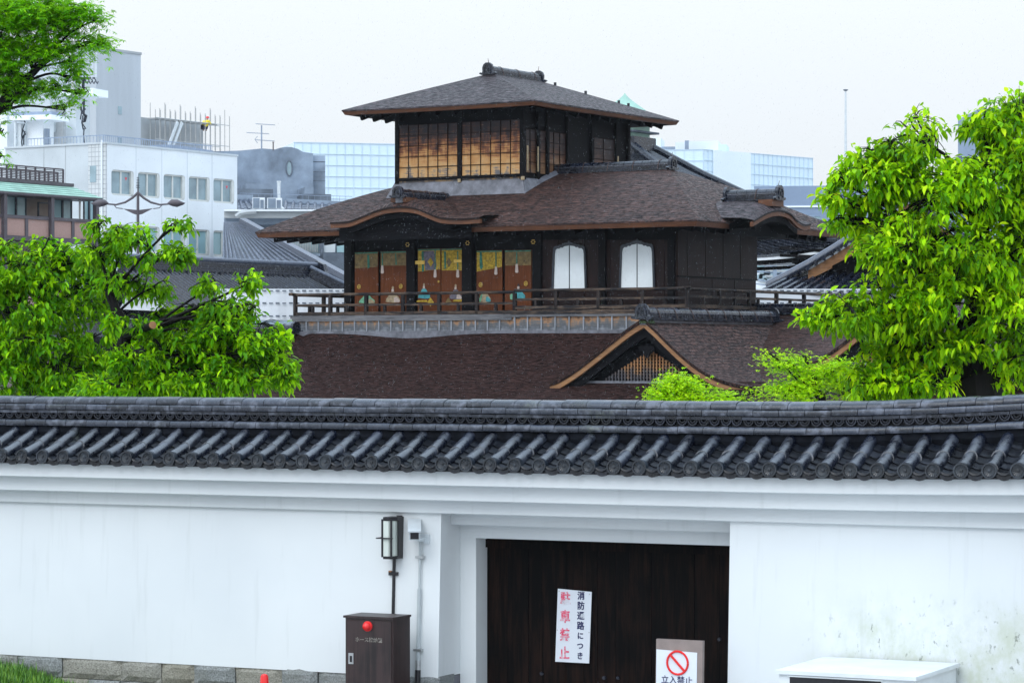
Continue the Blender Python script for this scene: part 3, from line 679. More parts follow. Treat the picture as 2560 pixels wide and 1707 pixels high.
# gabled roof: profile traced on the gable plane
def gable(ac, bg, prof, b_back, mat, ridge_len, z_off=0.0, lattice_on=True, left=None):
    """prof: list of (da, z) for the right half; mirrored for the left"""
    sm = [tuple(p) for p in crom(prof, 5)]
    sl_ = [tuple(p) for p in crom(left or prof, 5)]
    full = [(ac-x, z+z_off) for x, z in sl_[::-1]] + [(ac+x, z+z_off) for x, z in sm[1:]]
    mb = MB(); n = 16
    G, U = [], []; al = 0
    for i, (x, z) in enumerate(full):
        if i: al += math.hypot(x-full[i-1][0], z-full[i-1][1])
        G.append([(x, lerp(bg, b_back, j/n), z) for j in range(n+1)]); U.append([(lerp(bg, b_back, j/n)+40, al) for j in range(n+1)])
    mb.grid(G, U)
    for i in range(len(full)-1):     # thick shingle edge
        (xa, za), (xb, zb_) = full[i], full[i+1]
        mb.face([(xa, bg, za), (xb, bg, zb_), (xb, bg+.03, zb_-.10), (xa, bg+.03, za-.10)], [(al*.0+xa*3, 0), (xb*3, 0), (xb*3, .1), (xa*3, .1)])
    g = mb.build('gable_roof', mat, pav, smooth=True, fix=False)
    def strip(d0, dz0, dz1, th, nm, mt, k0=0):
        s = MB()
        for i in range(k0, len(full)-1-k0):
            (xa, za), (xb, zb_) = full[i], full[i+1]
            s.raw([(xa,bg+d0,za-dz0),(xb,bg+d0,zb_-dz0),(xb,bg+d0,zb_-dz1),(xa,bg+d0,za-dz1),(xa,bg+d0+th,za-dz0),(xb,bg+d0+th,zb_-dz0),(xb,bg+d0+th,zb_-dz1),(xa,bg+d0+th,za-dz1)], [(0,1,2,3),(7,6,5,4),(0,4,5,1),(3,2,6,7)])
        return s.build(nm, mt, g, fix=False)
    strip(.05, .09, .245, .10, 'barge_board', M['barge_wood']); strip(.17, .24, .50, .06, 'inner_board', M['dark_wood_x'], 1)
    zl_ = full[0][1]; zap = sm[0][1]+z_off
    MB().prism([(full[3][0], zl_+.05)] + [(x, z-.3) for x, z in full[6:-6]] + [(full[-4][0], zl_+.05)], lambda x, y, d: (x, d, y), bg+.55, bg+.62).build('gable_wall', M['dark_wood_x'], g)
    if lattice_on:
        hw = 1.85; la = MB(); zb_ = zl_+.06; n = 38
        top = lambda x: zap-.84 - abs(x)*.555
        for i in range(n+1):
            x = lerp(-hw, hw, i/n); t = top(x)
            if t > zb_+.05: MB().box(ac+x-.016, ac+x+.016, bg+.40, bg+.44, zb_, t).build('lattice_slat', M['slat'], g)
        for j in range(1, 12):
            z = zb_ + j*.09; x = (zap-.84-z)/.555
            if x > .05: la.box(ac-x, ac+x, bg+.445, bg+.46, z-.01, z+.01)
        la.build('lattice_cross_bars', M['slat'], g)
        MB().box(ac-2.35, ac+2.35, bg+.36, bg+.5, zb_-.07, zb_).build('gable_sill', M['plank_grey'], g)
        # pendant ornament under the apex
        q = MB(); q.prism([(0, .18), (-.10, .12), (-.22, .13), (-.24, .02), (-.13, -.02), (-.08, -.13), (0, -.2), (.08, -.13), (.13, -.02), (.24, .02), (.22, .13), (.10, .12)], lambda x, y, d: (ac+x, d, zap-.86+y), bg+.20, bg+.26)
        q.build('gable_pendant', M['dark_wood_x'], g)
    return g, full
M['slat'] = wood_by_height('lattice_slat_wood', 0, 1, [(.10,(.07,.065,.075)), (.32,(.12,.10,.095)), (.48,(.38,.19,.075)), (.9,(.30,.13,.05))])
bg1 = -3.5; ac1 = P.A(1607, bg1)
gp = [(1608,796),(1632,818),(1656,842),(1692.5,877),(1729,908),(1766,932),(1802,949),(1839,959),(1875,966)]
prof = [(P.A(px, bg1)-ac1, P.Z(py, P.A(px, bg1), bg1)) for px, py in gp]; prof[0] = (0, prof[0][1])
mapz(M['slat'], prof[-1][1], prof[0][1]-.75)
gl = [(1607,796),(1575,816),(1542,841),(1493,880),(1445,917),(1400,946),(1372,957)]
profl = [(ac1-P.A(px, bg1), P.Z(py, P.A(px, bg1), bg1)) for px, py in gl]; profl[0] = prof[0]
gab, full1 = gable(ac1, bg1, prof, 4.8, M['shingle'], 6, left=profl)
z1r = prof[0][1]
tile_ridge(pav, 'b', ac1, bg1+.02, P.B(1930, ac1), z1r-.02, .32, .34)
MB().lathe((ac1, bg1+.2, z1r-.13), [(.24, 0), (.22, .06), (.1, .14), (0.01, .16)], 10).build('moss_patch', M['moss'], pav)
# skirt roof under the gable
zf_ = full1[0][1]; xl, xr = full1[0][0]-.1, full1[-1][0]+.2
mb = MB()
mb.grid([[(lerp(xl-1.9*t, xr+1.9*t, i/20), bg1+.5-2.1*t, zf_+.06-.95*t) for t in (0, .25, .5, .75, 1)] for i in range(21)], [[(lerp(xl-1.9*t, xr+1.9*t, i/20), 2.3*t) for t in (0, .25, .5, .75, 1)] for i in range(21)])
mb.grid([[(xl-1.9*t, lerp(bg1+.5-2.1*t, .5, i/10), zf_+.06-.95*t) for t in (0, .5, 1)] for i in range(11)], [[(lerp(bg1, .5, i/10), 2.3*t) for t in (0, .5, 1)] for i in range(11)])
mb.build('skirt_roof', M['shingle_low'], pav, fix=False)
# right wing roof facing the wall, shallow, with its tiled ridge
zp = lambda b: 1.0 + CZ - (4.2-b)*.315 + (0 if b < 4.2 else 0)
G = [[(lerp(-.2, 12, i/30), lerp(5.0, -4.2, j/20), zp(lerp(5.0, -4.2, j/20))) for j in range(21)] for i in range(31)]
U = [[(lerp(-.2, 12, i/30), j/20*9.6) for j in range(21)] for i in range(31)]
MB().grid(G, U).build('right_wing_roof', M['shingle'], pav, fix=False)
MB().grid([[(lerp(-.2, 12, i/8), 5.0, zp(5.0)), (lerp(-.2, 12, i/8), 9.0, zp(5.0)-1.5)] for i in range(9)], [[(lerp(-.2, 12, i/8), 0), (lerp(-.2, 12, i/8), 4)] for i in range(9)]).build('right_wing_rear_roof', M['shingle_up'], pav, fix=False)
tile_ridge(pav, 'a', 5.0, P.A(1824, 5.0), 11.5, zp(5.0)-.02, .30, .34)
prof2 = [(x*.95, z - z1r) for x, z in prof]
bg2 = -3.0; ac2 = P.A(2015, bg2) + 2.75
gab2, full2 = gable(ac2, bg2, [(x, z) for x, z in prof2], 4.0, M['shingle'], 6, z_off=P.Z(918, ac2-2.75, bg2) + (prof2[0][1]-prof2[-1][1]), left=[(x*.95, z-z1r) for x, z in profl])
tile_ridge(pav, 'b', ac2, bg2+.02, 3.4, full2[len(full2)//2][1]-.02, .30, .34)
# left corridor: small tiled ridge at the left end
fx = P.A(560, 0.3)
tile_ridge(pav, 'a', .25, fx, P.A(736, .25), P.Z(832, P.A(700, .25), .25), .26, .34, ends=(False, True))
mb = MB(); mb.grid([[(lerp(fx, P.A(736, .25), i/8), .25-2.5*t, P.Z(833, P.A(700, .25), .25)-1.4*t) for t in (0, .5, 1)] for i in range(9)], [[(lerp(fx, 0, i/8), 2.9*t) for t in (0, .5, 1)] for i in range(9)])
mb.build('corridor_roof', M['shingle_low'], pav, fix=False)
# ================================================================== boundary wall with tiled top
W = Frame(*at(0, 31.5), 25.9)
wall = thing('boundary_wall', 'long white plaster wall with dark tiled top and a recessed wooden gate', 'wall', W)
AL, AR = -4.5, 17.0
def smst(x): x = max(0, min(1, x)); return x*x*(3-2*x)
ar0, ar1 = W.A(1850, 0), W.A(2560, 0)
def rise(a, k): t = max(0, (a-ar0)/(ar1-ar0)); return k*t**1.8
def erise(a): return rise(a, .036)
def rrise(a): return rise(a, .10)
def zw(py, b, px=1280): Y = W.xy(W.A(px, b), b)[1]; return zt(py, Y)
M['plaster'] = None
t = NT('white_plaster'); v = t.coord('Object')
big = t.noise(v, .5, 4); fine = t.noise(v, 14, 5, .6)
col = t.mix(t.maprange(big, .3, .7), (.69,.715,.725), (.765,.785,.785))
# localized mould above the cabinet at the right
tc = t.n('ShaderNodeTexCoord'); sp = t.n('ShaderNodeSeparateXYZ'); t.l(tc.outputs['Object'], sp.inputs[0])
ma = t.math('MULTIPLY', t.maprange(sp.outputs['X'], 9.0, 9.9), t.maprange(sp.outputs['X'], 12.2, 11.2)); ma = t.math('MULTIPLY', ma, t.maprange(sp.outputs['Z'], 1.85, 1.35))
mn = t.noise(t.coord('Object', (1,1,.7)), 3.2, 6, .7); blot = t.math('MULTIPLY', t.maprange(mn, .40, .62), ma, True)
col = t.mix(t.math('MULTIPLY', blot, .6), col, (.46,.50,.33))
sn = t.noise(t.coord('Object', (1,1,.5)), 17, 5, .75); spk = t.math('MULTIPLY', t.maprange(sn, .60, .66), ma, True)
col = t.mix(t.math('MULTIPLY', spk, .7), col, (.10,.12,.08))
# faint rust and drip marks
dn = t.noise(t.coord('Object', (9,9,.6)), 1.0, 4, .6); col = t.mix(t.maprange(dn, .58, .8, 0, .24), col, (.42,.44,.42))
sn2 = t.noise(v, 4.1, 6, .8); col = t.mix(t.maprange(sn2, .74, .78, 0, .5), col, (.25,.22,.18))
t.bsdf(col, .75, fine, .12, .004, 0, .25); M['plaster'] = t.m
M['stone'] = None
t = NT('granite_block'); v = t.coord('Object'); n1 = t.noise(v, 60, 5, .75); n2 = t.noise(v, 3, 5, .6)
c = t.ramp(n1, [(.32, (.14,.14,.135)), (.5, (.33,.335,.32)), (.68, (.52,.52,.50))])
isl = t.ramp(t.island(), [(0, (.75,.78,.80)), (.5, (1,1,1)), (1, (.95,.86,.70))]); c = t.mix(1.0, c, isl, 'MULTIPLY')
c = t.mix(t.maprange(n2, .5, .75, 0, .45), c, (.19,.18,.13))
hh = t.math('ADD', n1, t.math('MULTIPLY', n2, 2)); t.bsdf(c, .8, hh, .8, .02); M['stone'] = t.m
M['gate_wood'] = wood('gate_board', (.0012,.001,.0012), (.030,.013,.008), 'z', .75, thr=(.45,.80), bump=.5, spec=.12)
ZT = zw(1288, .44); ZB = zw(1622, .5, 0) - .02         # cornice foot, stone top
bat = .043
def bw(z, b0=.44): return b0 - bat*max(0, ZT-z)
g0 = W.A(1101, .42); g1 = W.A(1823.5, .42)
bi = W.B(1150, g0); gj = W.A(1190, bi); bj = W.B(1217, gj)
# plaster body: left and right of the gate, plus over the gate, as battered slabs
def batslab(mb, a0, a1, z0, z1, b0=.44, back=1.45):
    n = 8
    P_ = [[(lerp(a0, a1, i/n), bw(z), z) for z in (z1, lerp(z0,z1,.5), z0)] for i in range(n+1)]
    mb.raw([(a0,bw(z0),z0),(a1,bw(z0),z0),(a1,back,z0),(a0,back,z0),(a0,bw(z1),z1),(a1,bw(z1),z1),(a1,back,z1),(a0,back,z1)], [(0,3,2,1),(4,5,6,7),(0,1,5,4),(1,2,6,5),(2,3,7,6),(3,0,4,7)])
mb = MB(); batslab(mb, AL, g0, ZB-.02, ZT+.02); batslab(mb, g1, AR, ZB-.02, ZT+.02)
mb.build('plaster_face', M['plaster'], wall)
zl1, zl2 = zw(1316, .55), zw(1347, bi)
MB().box(g0+.002, g1-.002, (.44+bi)/2, 1.44, zl1, ZT+.018).build('upper_lintel', M['plaster'], wall)
MB().box(g0+.002, g1-.002, bi, 1.435, zl2, zl1-.001).build('lower_lintel', M['plaster'], wall)
MB().box(g0+.002, gj, bi, 1.43, ZB-.5, zl2-.001).build('door_jamb', M['plaster'], wall)
MB().box(g0+.03, gj+.004, bi-.012, 1.43, -.1, ZB-.5).build('jamb_stone', M['plank_grey'], wall)
# dark joint lines of the recess
# gate leaf of vertical boards
gd = MB(); xs = [gj]; rs = random.Random(5)
while xs[-1] < g1+.2: xs.append(xs[-1] + rs.choice((.16,.2,.24,.27)))
for a, b in zip(xs, xs[1:]): o_ = rs.uniform(0, .010); gd.box(a+.003, b-.003, bj+o_, bj+.05, 0, zl2+.05)
gate = gd.build('gate_door', M['gate_wood'], wall)
MB().box(gj, g1+.2, bj-.03, bj+.02, zl2-.11, zl2-.02).build('gate_head_rail', M['gate_wood'], gate)
for px, py in ((1356,1682),(1512,1693),(1547,1693),(1868,1600)):
    a = W.A(min(px, 1800), bj); z = zw(py, bj, px); MB().tube([(a, bj+.0, z), (a, bj-.03, z)], .018, 8).build('door_nail', M['kawara'], gate)
# cornice bands (swept, following the eave)
def sweep(prof, a0, a1, rf, name, mat, n=60, closed=True):
    mb = MB(); vs, fs = [], []; m = len(prof)
    for i in range(n+1):
        a = lerp(a0, a1, i/n)
        for b, z in prof: vs.append((a, b, z + rf(a)))
    for i in range(n):
        for k in range(m if closed else m-1):
            q = (k+1) % m; fs.append((i*m+k, (i+1)*m+k, (i+1)*m+q, i*m+q))
    fs.append(tuple(range(m))); fs.append(tuple(n*m+k for k in range(m-1, -1, -1)))
    mb.raw(vs, fs); return mb.build(name, mat, wall)
zA0, zA1, zB1, zC1 = zw(1178, .1), zw(1218, .1), zw(1256, .22), ZT
r_ = .008
def band(b0, z1, z0, back=1.4): return [(b0, z1), (b0, z0+r_), (b0+r_, z0), (back, z0), (back, z1)]
sweep(band(.10, zA0+.05, zA1), AL, AR, lambda a: rise(a, .03), 'cornice_band', M['plaster'])
sweep(band(.23, zA1+.05, zB1), AL, AR, lambda a: rise(a, .02), 'cornice_band', M['plaster'])
sweep(band(.385, zB1+.05, zC1+.003), AL, AR, lambda a: rise(a, .01)*0, 'cornice_band', M['plaster'])
# stone plinth
mb = MB(); a = AL; rs = random.Random(11)
def stone(mb, a0, a1, z0, z1, bf):
    n, m = 6, 4; rr = rs.uniform(-.012, .012); G = []
    for i in range(n+1):
        row = []
        for j in range(m+1):
            s, u = i/n, j/m; e = min(1, min(s, 1-s)*6, min(u, 1-u)*5)
            row.append((lerp(a0, a1, s), bf + .03*(1-e**.5) + rr + .012*(mnoise.noise(Vector((a0*3+s*4, u*3, z0*5)))), lerp(z0, z1, u)))
        G.append(row)
    vs = [p for r in G for p in r]; k = m+1; fs = [(i*k+j, (i+1)*k+j, (i+1)*k+j+1, i*k+j+1) for i in range(n) for j in range(m)]
    nb = len(vs); vs += [(a0, bf+.35, z0), (a1, bf+.35, z0), (a1, bf+.35, z1), (a0, bf+.35, z1)]
    fs += [tuple(i*k+m for i in range(n+1)) + (nb+2, nb+3), (0, *[i*k for i in range(1, n+1)], nb+1, nb)[::-1]]
    fs += [tuple(j for j in range(k)) + (nb+3, nb), tuple(n*k+j for j in range(k)) + (nb+2, nb+1)]
    mb.raw(vs, fs)
known = [W.A(px, .34) for px in (-220, 38, 150, 299, 398, 480, 583, 700, 790, 890, 1010, 1096)]
for a0, a1 in zip(known, known[1:]):
    stone(mb, a0+.004, a1-.004, ZB-.235, ZB+rs.uniform(-.006,.008), bw(ZB)-.012)
a = known[0]
while a < known[-1]:
    b = min(a + rs.uniform(.3, .55), known[-1]); stone(mb, a+.004, b-.004, ZB-.50, ZB-.242, bw(ZB)-.016); a = b
a = known[0]
while a < known[-1]:
    b = min(a + rs.uniform(.35, .6), known[-1]); stone(mb, a+.004, b-.004, -.1, ZB-.507, bw(ZB)-.02); a = b
a = g1
while a < AR:
    b = a + rs.uniform(.35, .55); stone(mb, a+.004, b-.004, ZB-.9, ZB, bw(ZB)-.02); a = b
mb.build('stone_plinth', M['stone'], wall, fix=True)
MB().box(AL, g0, bw(ZB)+.06, .95, -.1, ZB-.03).box(g1, AR, bw(ZB)+.06, .95, -.1, ZB-.03).build('plinth_core', M['plank_grey'], wall)
# ---- tiled top
SPC = .2712
rt = random.Random(3)
zdisc = zw(1161, 0); ztop = zw(1088, .60)
tiles = MB(); pans = MB(); discs = MB()
a_first = W.A(601.4-8*49, 0)   # aligned with the row of discs in the photo
def tile_c(t, a):      # centre line of a cover tile; t 0 eave .. 1 ridge
    b = .02 + .60*t; z = lerp(zdisc, ztop-.03, t) - .035*t*(1-t)*2 + erise(a) + (rrise(a)-erise(a))*t*.6
    return b, z
k0 = int((AL-a_first)/SPC)+1; k1 = int((AR-a_first)/SPC)
for k in range(k0, k1):
    a = a_first + k*SPC; rr = .066
    joints = (0, .46+rt.uniform(-.02,.02), 1.02)
    for q in range(2):
        t0, t1 = joints[q], joints[q+1]; n = 9; vs, fs = [], []; ja = rt.uniform(-.006,.006); ang = rt.uniform(-.02,.02)
        r0, r1 = (rr+.004, rr+.001) if q else (rr+.003, rr+.0005)
        for (t, r) in ((t0, r0), ((t0+t1)/2, (r0+r1)/2), (t1, r1-.004)):
            b, z = tile_c(t, a)
            for j in range(n): an = -.25+ (math.pi+.5)*j/(n-1); vs.append((a + ja + ang*(t-.5) + r*math.cos(an), b + .25*r*math.sin(an), z + r*math.sin(an)))
        for i in range(2):
            for j in range(n-1): fs.append((i*n+j, i*n+j+1, (i+1)*n+j+1, (i+1)*n+j))
        fs.append(tuple(range(n)))
        tiles.raw(vs, fs)
        # rim lip at the lower joint
    # end disc with rim and petals
    b, z = tile_c(0, a); R_ = .075; b -= .012
    def D(r, an, d): return (a + r*math.cos(an), b - d + .12*r*math.sin(an), z - .004 + r*math.sin(an))
    vs, fs = [], []; n = 20
    prof = [(R_, -.05), (R_, .016), (R_*.80, .016), (R_*.76, .004), (R_*.24, .004), (R_*.2, .012), (.001, .014)]
    for r, d in prof:
        for j in range(n): vs.append(D(r, 2*math.pi*j/n, d))
    for i in range(len(prof)-1):
        for j in range(n): fs.append((i*n+j, i*n+(j+1)%n, (i+1)*n+(j+1)%n, (i+1)*n+j))
    discs.raw(vs, fs)
    for j in range(14):
        an = 2*math.pi*j/14; dn_ = .16
        discs.raw([D(R_*.3, an-dn_*.5, .004), D(R_*.3, an+dn_*.5, .004), D(R_*.70, an+dn_, .013), D(R_*.72, an-dn_, .013)], [(0,1,2,3)])
    # pan tiles between this cover and the next, in overlapping steps
    ac = a + SPC/2; hw = SPC/2 - .03
    for q in range(5):
        t0, t1 = q*.21-.02, q*.21+.25; vs, fs = [], []; n = 7
        for t, lift in ((t0, .018), (t1, -.004)):
            b_, z_ = tile_c(max(t, 0), ac); b_ += (min(t,0))*.6
            for j in range(n): u = -1+2*j/(n-1); vs.append((ac + u*hw, b_, z_ - .055 + .045*u*u + lift))
        for j in range(n-1): fs.append((j, j+1, n+j+1, n+j))
        for j in range(n): vs.append((vs[j][0], vs[j][1]+.002, vs[j][2]-.016))
        for j in range(n-1): fs.append((j, j+1, 2*n+j+1, 2*n+j))
        pans.raw(vs, fs)
    # crescent pendants of the eave tiles
    b_, z_ = tile_c(0, ac); b_ -= .005
    for (rr2, dz, th, fw) in ((hw+.005, .004, .045, .0), (hw*.9, .03, .022, -.012)):
        vs, fs = [], []; n = 9
        for j in range(n):
            u = -1+2*j/(n-1); zc = z_ - .060 + .05*u*u + dz
            vs += [(ac+u*rr2, b_+fw, zc), (ac+u*rr2*.96, b_+fw-.006, zc - th*(1-.75*u*u))]
        for j in range(n-1): fs.append((2*j, 2*j+2, 2*j+3, 2*j+1))
        vs2 = [(x, y+.05, z2) for x, y, z2 in vs]; m_ = len(vs); vs += vs2
        for j in range(n-1): fs.append((2*j, 2*j+2, 2*j+2+m_, 2*j+m_)); fs.append((2*j+1, 2*j+3, 2*j+3+m_, 2*j+1+m_))
        pans.raw(vs, fs)
tiles.build('cover_tiles', M['cover'], wall, smooth=True, fix=False)
dm = kawara('eave_disc_tile', (.002,.004,.008), (.014,.021,.032), .24, .1, .5, (.04,.05,.06))
discs.build('eave_discs', dm, wall, smooth=True, fix=False)
pans.build('pan_tiles', M['pan'], wall, smooth=True, fix=False)
sweep([(.03, zdisc-.085), (.03, zdisc-.07), (.62, ztop-.11), (.70, ztop-.2), (.70, zdisc-.085)], AL, AR, erise, 'tile_bed', M['paint_black'])
# ridge: courses of separate tiles
rm = kawara('ridge_tile_grey', (.003,.005,.012), (.035,.043,.065), .22, .45, .8, (.12,.13,.165))
rc = MB()
def course(prof, jit, off, dl=.2712, sc=.5):
    a = AL + off
    while a < AR:
        a1 = a + dl; j = rt.uniform(-jit, jit); j2 = j + rt.uniform(-jit, jit)*.5; vs, fs = [], []; m = len(prof)
        for aa, jj in ((a+.003, j), ((a+a1)/2, (j+j2)/2), (a1-.003, j2)):
            for b, z in prof: vs.append((aa, b + jj*.6, z + rrise(aa) + jj))
        for i in range(2):
            for q in range(m): fs.append((i*m+q, (i+1)*m+q, (i+1)*m+(q+1)%m, i*m+(q+1)%m))
        fs.append(tuple(range(m))); fs.append(tuple(2*m+q for q in range(m-1,-1,-1)))
        rc.raw(vs, fs); a = a1
def rnd(b0, z0, z1, back=1.0, n=5, k=.5):
    h = z1-z0; r = h*k
    return [(b0, z0), (b0-.003, z0+h*.3)] + [(b0 + r*.8*(1-math.cos(q*math.pi/2/n)), z0+h-r + r*math.sin(q*math.pi/2/n)) for q in range(n+1)] + [(back, z1), (back, z0)]
z_ = lambda py, b: zw(py, b)
course(rnd(.62, z_(1078, .62), z_(1061, .62), k=.7), .003, .05)
course([(.68, z_(1043.5,.68)), (.68, z_(1036,.68)), (.69, z_(1035,.68)), (1.0, z_(1035,.68)), (1.0, z_(1043.5,.68))], .002, .17)
course(rnd(.665, z_(1034.5,.665), z_(1020,.665), k=.5), .003, .02)
cr = .135; zc0 = z_(1018.5, .70); zc1 = z_(1001, .78)
cap = [(.70, zc0)] + [(.84-.14*math.cos(q*math.pi/10), zc0 + .01 + (zc1-zc0)*math.sin(q*math.pi/10)**.8) for q in range(11)] + [(.98, zc0)]
course(cap, .0035, .10)
rc.build('ridge_tiles', rm, wall, smooth=True, fix=False)
M['fillet'] = simple('dark_mortar', (.006,.007,.010), .9, .5, 6, spec=.1)
lc = MB(); zl0 = z_(1061.5, .70); zl1_ = z_(1043, .70); hh_ = zl1_-zl0; n = int((AR-AL)/.118)
for i in range(n):
    ac = AL + i*.118; jj = rt.uniform(-.004, .004)
    for (r, w_, dd, cz_) in ((.056, .012, 0, zl1_+.0), (.034, .009, .004, zl1_+.0)):
        vs, fs = [], []; m = 9
        for q in range(m):
            an = math.pi + math.pi*q/(m-1)
            for rr in (r, r-w_):
                for bb in (.69+dd, .75): vs.append((ac + jj + rr*math.cos(an), bb, cz_ + rrise(ac) + rr*math.sin(an)*1.15))
        for q in range(m-1):
            o_ = q*4; fs += [(o_, o_+4, o_+6, o_+2), (o_, o_+1, o_+5, o_+4), (o_+2, o_+6, o_+7, o_+3)]
        lc.raw(vs, fs)
sweep([(.635, ztop-.12), (.625, ztop-.03), (.65, zw(1077, .62)-.002), (.9, zw(1077, .62)-.002), (.9, ztop-.12)], AL, AR, rrise, 'mortar_fillet', M['fillet'])
lc.build('ridge_wave_tiles', M['kawara'], wall, smooth=True, fix=False)
sweep([(.75, zl0-.01), (.75, zl1_+.01), (1.0, zl1_+.01), (1.0, zl0-.01)], AL, AR, rrise, 'ridge_mortar', M['paint_black'])
sweep([(.80, ztop-.3), (.80, zc0), (.99, zc0), (.99, ztop-.3)], AL, AR, rrise, 'ridge_core', M['paint_black'])
# rear slope so that the top is closed from behind
sweep([(.9, z_(1070, .6)), (.9, z_(1070,.6)-.03), (1.85, zdisc-.16), (1.85, zdisc-.12)], AL, AR, erise, 'rear_tile_slope', M['kawara'])
# ================================================================== things on and in front of the wall
M['black_metal'] = simple('black_metal', (.012,.011,.014), .4, .2, 6)
M['milk_glass'] = simple('milk_glass', (.62,.66,.60), .35, .04, 3)
M['white_metal'] = simple('white_metal', (.62,.66,.68), .4, .06, 5)
M['pipe_grey'] = simple('grey_pipe', (.45,.49,.50), .5, .06, 5)
M['red_plastic'] = simple('red_plastic', (.75,.02,.02), .25, .05, 5)
M['steel'] = simple('brushed_steel', (.45,.46,.46), .35, .1, 9, metal=.6)
def sub(name, label, cat, px, b, z=0.0, group=None):
    """thing standing at photo column px on plane b of the wall frame"""
    a = W.A(px, b); X, Y = W.xy(a, b); fr = Frame(X, Y, 25.9); return thing(name, label, cat, fr, z, group), fr
# lantern
bf = bw(2.6)
o, f = sub('wall_lantern', 'black framed wall lantern with milk white glass above the dark cabinet', 'lantern', 1000, bf, 0)
lz0, lz1 = zt(1394, f.oy), zt(1290, f.oy)
d_ = .30
MB().box(-.03, .03, -.02, -.001, lz0-.01, lz1+.01).box(-.06, .045, -.012, -.002, lz0, lz1).build('back_plate', M['black_metal'], o)
hexp = [(.02,-.03),(.02,-.13),(-.06,-.20),(-.03-.02,-.20),(-.115,-.13),(-.115,-.03)]
hexg = [(.035,-.03),(.035,-.14),(-.015,-.20),(-.09,-.20),(-.14,-.14),(-.14,-.03)]
MB().prism(hexg, lambda x, y, d: (x*.80, y*1.15, d), lz0+.03, lz1-.04).build('glass_shade', M['milk_glass'], o)
for z0_, z1_, k in ((lz1-.035, lz1, 1.0), (lz0, lz0+.028, 1.0)):
    MB().prism([(.05,-.003),(.05,-.13),(-.0,-.19),(-.09,-.19),(-.115,-.13),(-.115,-.003)], lambda x, y, d: (x*k*.9, y*k*1.15, d), z0_, z1_).build('end_cap', M['black_metal'], o)
for x, y in ((-.085,-.215),(.02,-.215)): MB().box(x-.009, x+.009, y-.02, y-.004, lz0+.02, lz1-.02).build('upright_bar', M['black_metal'], o)
MB().box(.036, .046, -.12, -.01, lz0+.02, lz1-.02).build('side_plate', M['black_metal'], o)
zc = (lz0+lz1)/2
MB().box(-.14, .045, -.256, -.236, zc-.006, zc+.006).box(-.145, -.133, -.256, -.02, zc-.006, zc+.006).build('hoop', M['black_metal'], o)
# supply pipe
o, f = sub('supply_pipe', 'thin black pipe rising from the dark cabinet to the wall lantern', 'pipe', 989, bf, 0)
zt0, zb0 = zt(1396, f.oy), zt(1545, f.oy)
pr = MB().tube([(0, -.03, zt0+.02), (0, -.03-bat*(zt0-zb0), zb0)], .017, 10).build('pipe_tube', M['black_metal'], o, smooth=True)
zc = zt(1432, f.oy); MB().box(-.055, .05, -.055, -.001, zc-.02, zc+.015).build('pipe_clamp', M['black_metal'], o); MB().box(-.052, -.022, -.06, -.03, zc+.014, zc+.028).build('clamp_bolt', M['barge_wood'], o)
# CCTV
o, f = sub('security_camera', 'white security camera on a wall bracket beside the lantern', 'camera', 1062, bf, 0)
zc = zt(1325, f.oy)
c0 = Vector((-.02, -.19, zc+.0)); dr = Vector((.33, -.62, -.22)).normalized()
hd = MB().beam(c0-dr*.17, c0+dr*.13, .115, .095).build('housing', M['white_metal'], o)
MB().beam(c0-dr*.19+Vector((0,0,.055)), c0+dr*.17+Vector((0,0,.055)), .135, .014).build('sun_shield', M['white_metal'], o)
MB().beam(c0+dr*.131, c0+dr*.136, .085, .07).build('lens_window', M['black_metal'], o)
MB().tube([(0.02, -.02, zc-.09), (0.0, -.12, zc-.09), c0+Vector((0,0,-.05))], .022, 8).build('bracket', M['white_metal'], o)
MB().box(-.04, .07, -.04, -.001, zc-.13, zc-.04).build('junction_box', M['white_metal'], o)
o, f = sub('cable_conduit', 'pale vertical cable conduit running down the wall below the security camera', 'conduit', 1056, bf, 0)
z1_, z0_, zm_ = zt(1348, f.oy), zt(1652, f.oy), zt(1470, f.oy)
def yb_(z): return -.025 - bat*(2.6-z)*1.0 + bat*(2.6-z1_)*0
MB().tube([(0, yb_(z1_), z1_), (0, yb_(zm_), zm_)], .013, 8).tube([(0, yb_(zm_), zm_), (0, yb_(z0_), z0_)], .021, 8).build('conduit_tube', M['pipe_grey'], o, smooth=True)
for py in (1391, 1622): zc = zt(py, f.oy); MB().box(-.045, .045, yb_(zc)-.024, yb_(zc)+.03, zc-.012, zc+.012).build('conduit_clamp', M['steel'], o)
MB().tube([(0, yb_(z0_), z0_+.02), (0, yb_(z0_), z0_-.09)], .028, 10).build('coupling', M['steel'], o)
MB().tube([(0, yb_(z0_), z0_-.08), (0, yb_(z0_)-.01, z0_-.2), (-.02, yb_(z0_)-.04, z0_-.4), (-.02, yb_(z0_)-.03, 0)], .030, 10).build('black_hose', M['black_metal'], o, smooth=True)
# ---- text helper ---------------------------------------------------------------
def text(body, size, parent, mat, loc, name, bold=0.0, sx=1.0, extrude=.0012):
    """flat lettering standing upright in the parent's x-z plane"""
    cu = bpy.data.curves.new(name, 'FONT'); cu.body = body; cu.size = size; cu.align_x = 'CENTER'; cu.align_y = 'CENTER'
    cu.extrude = extrude; cu.offset = bold
    t_ = bpy.data.objects.new('tmp_text', cu); COL.objects.link(t_); bpy.context.view_layer.update()
    me = bpy.data.meshes.new_from_object(t_.evaluated_get(bpy.context.evaluated_depsgraph_get()))
    bpy.data.objects.remove(t_); bpy.data.curves.remove(cu)
    me.transform(Matrix.Rotation(R(90), 4, 'X')); me.transform(Matrix.Diagonal((sx, 1, 1, 1))); me.materials.clear(); me.materials.append(mat)
    o_ = bpy.data.objects.new(name, me); COL.objects.link(o_); o_.parent = parent; o_.location = loc; return o_
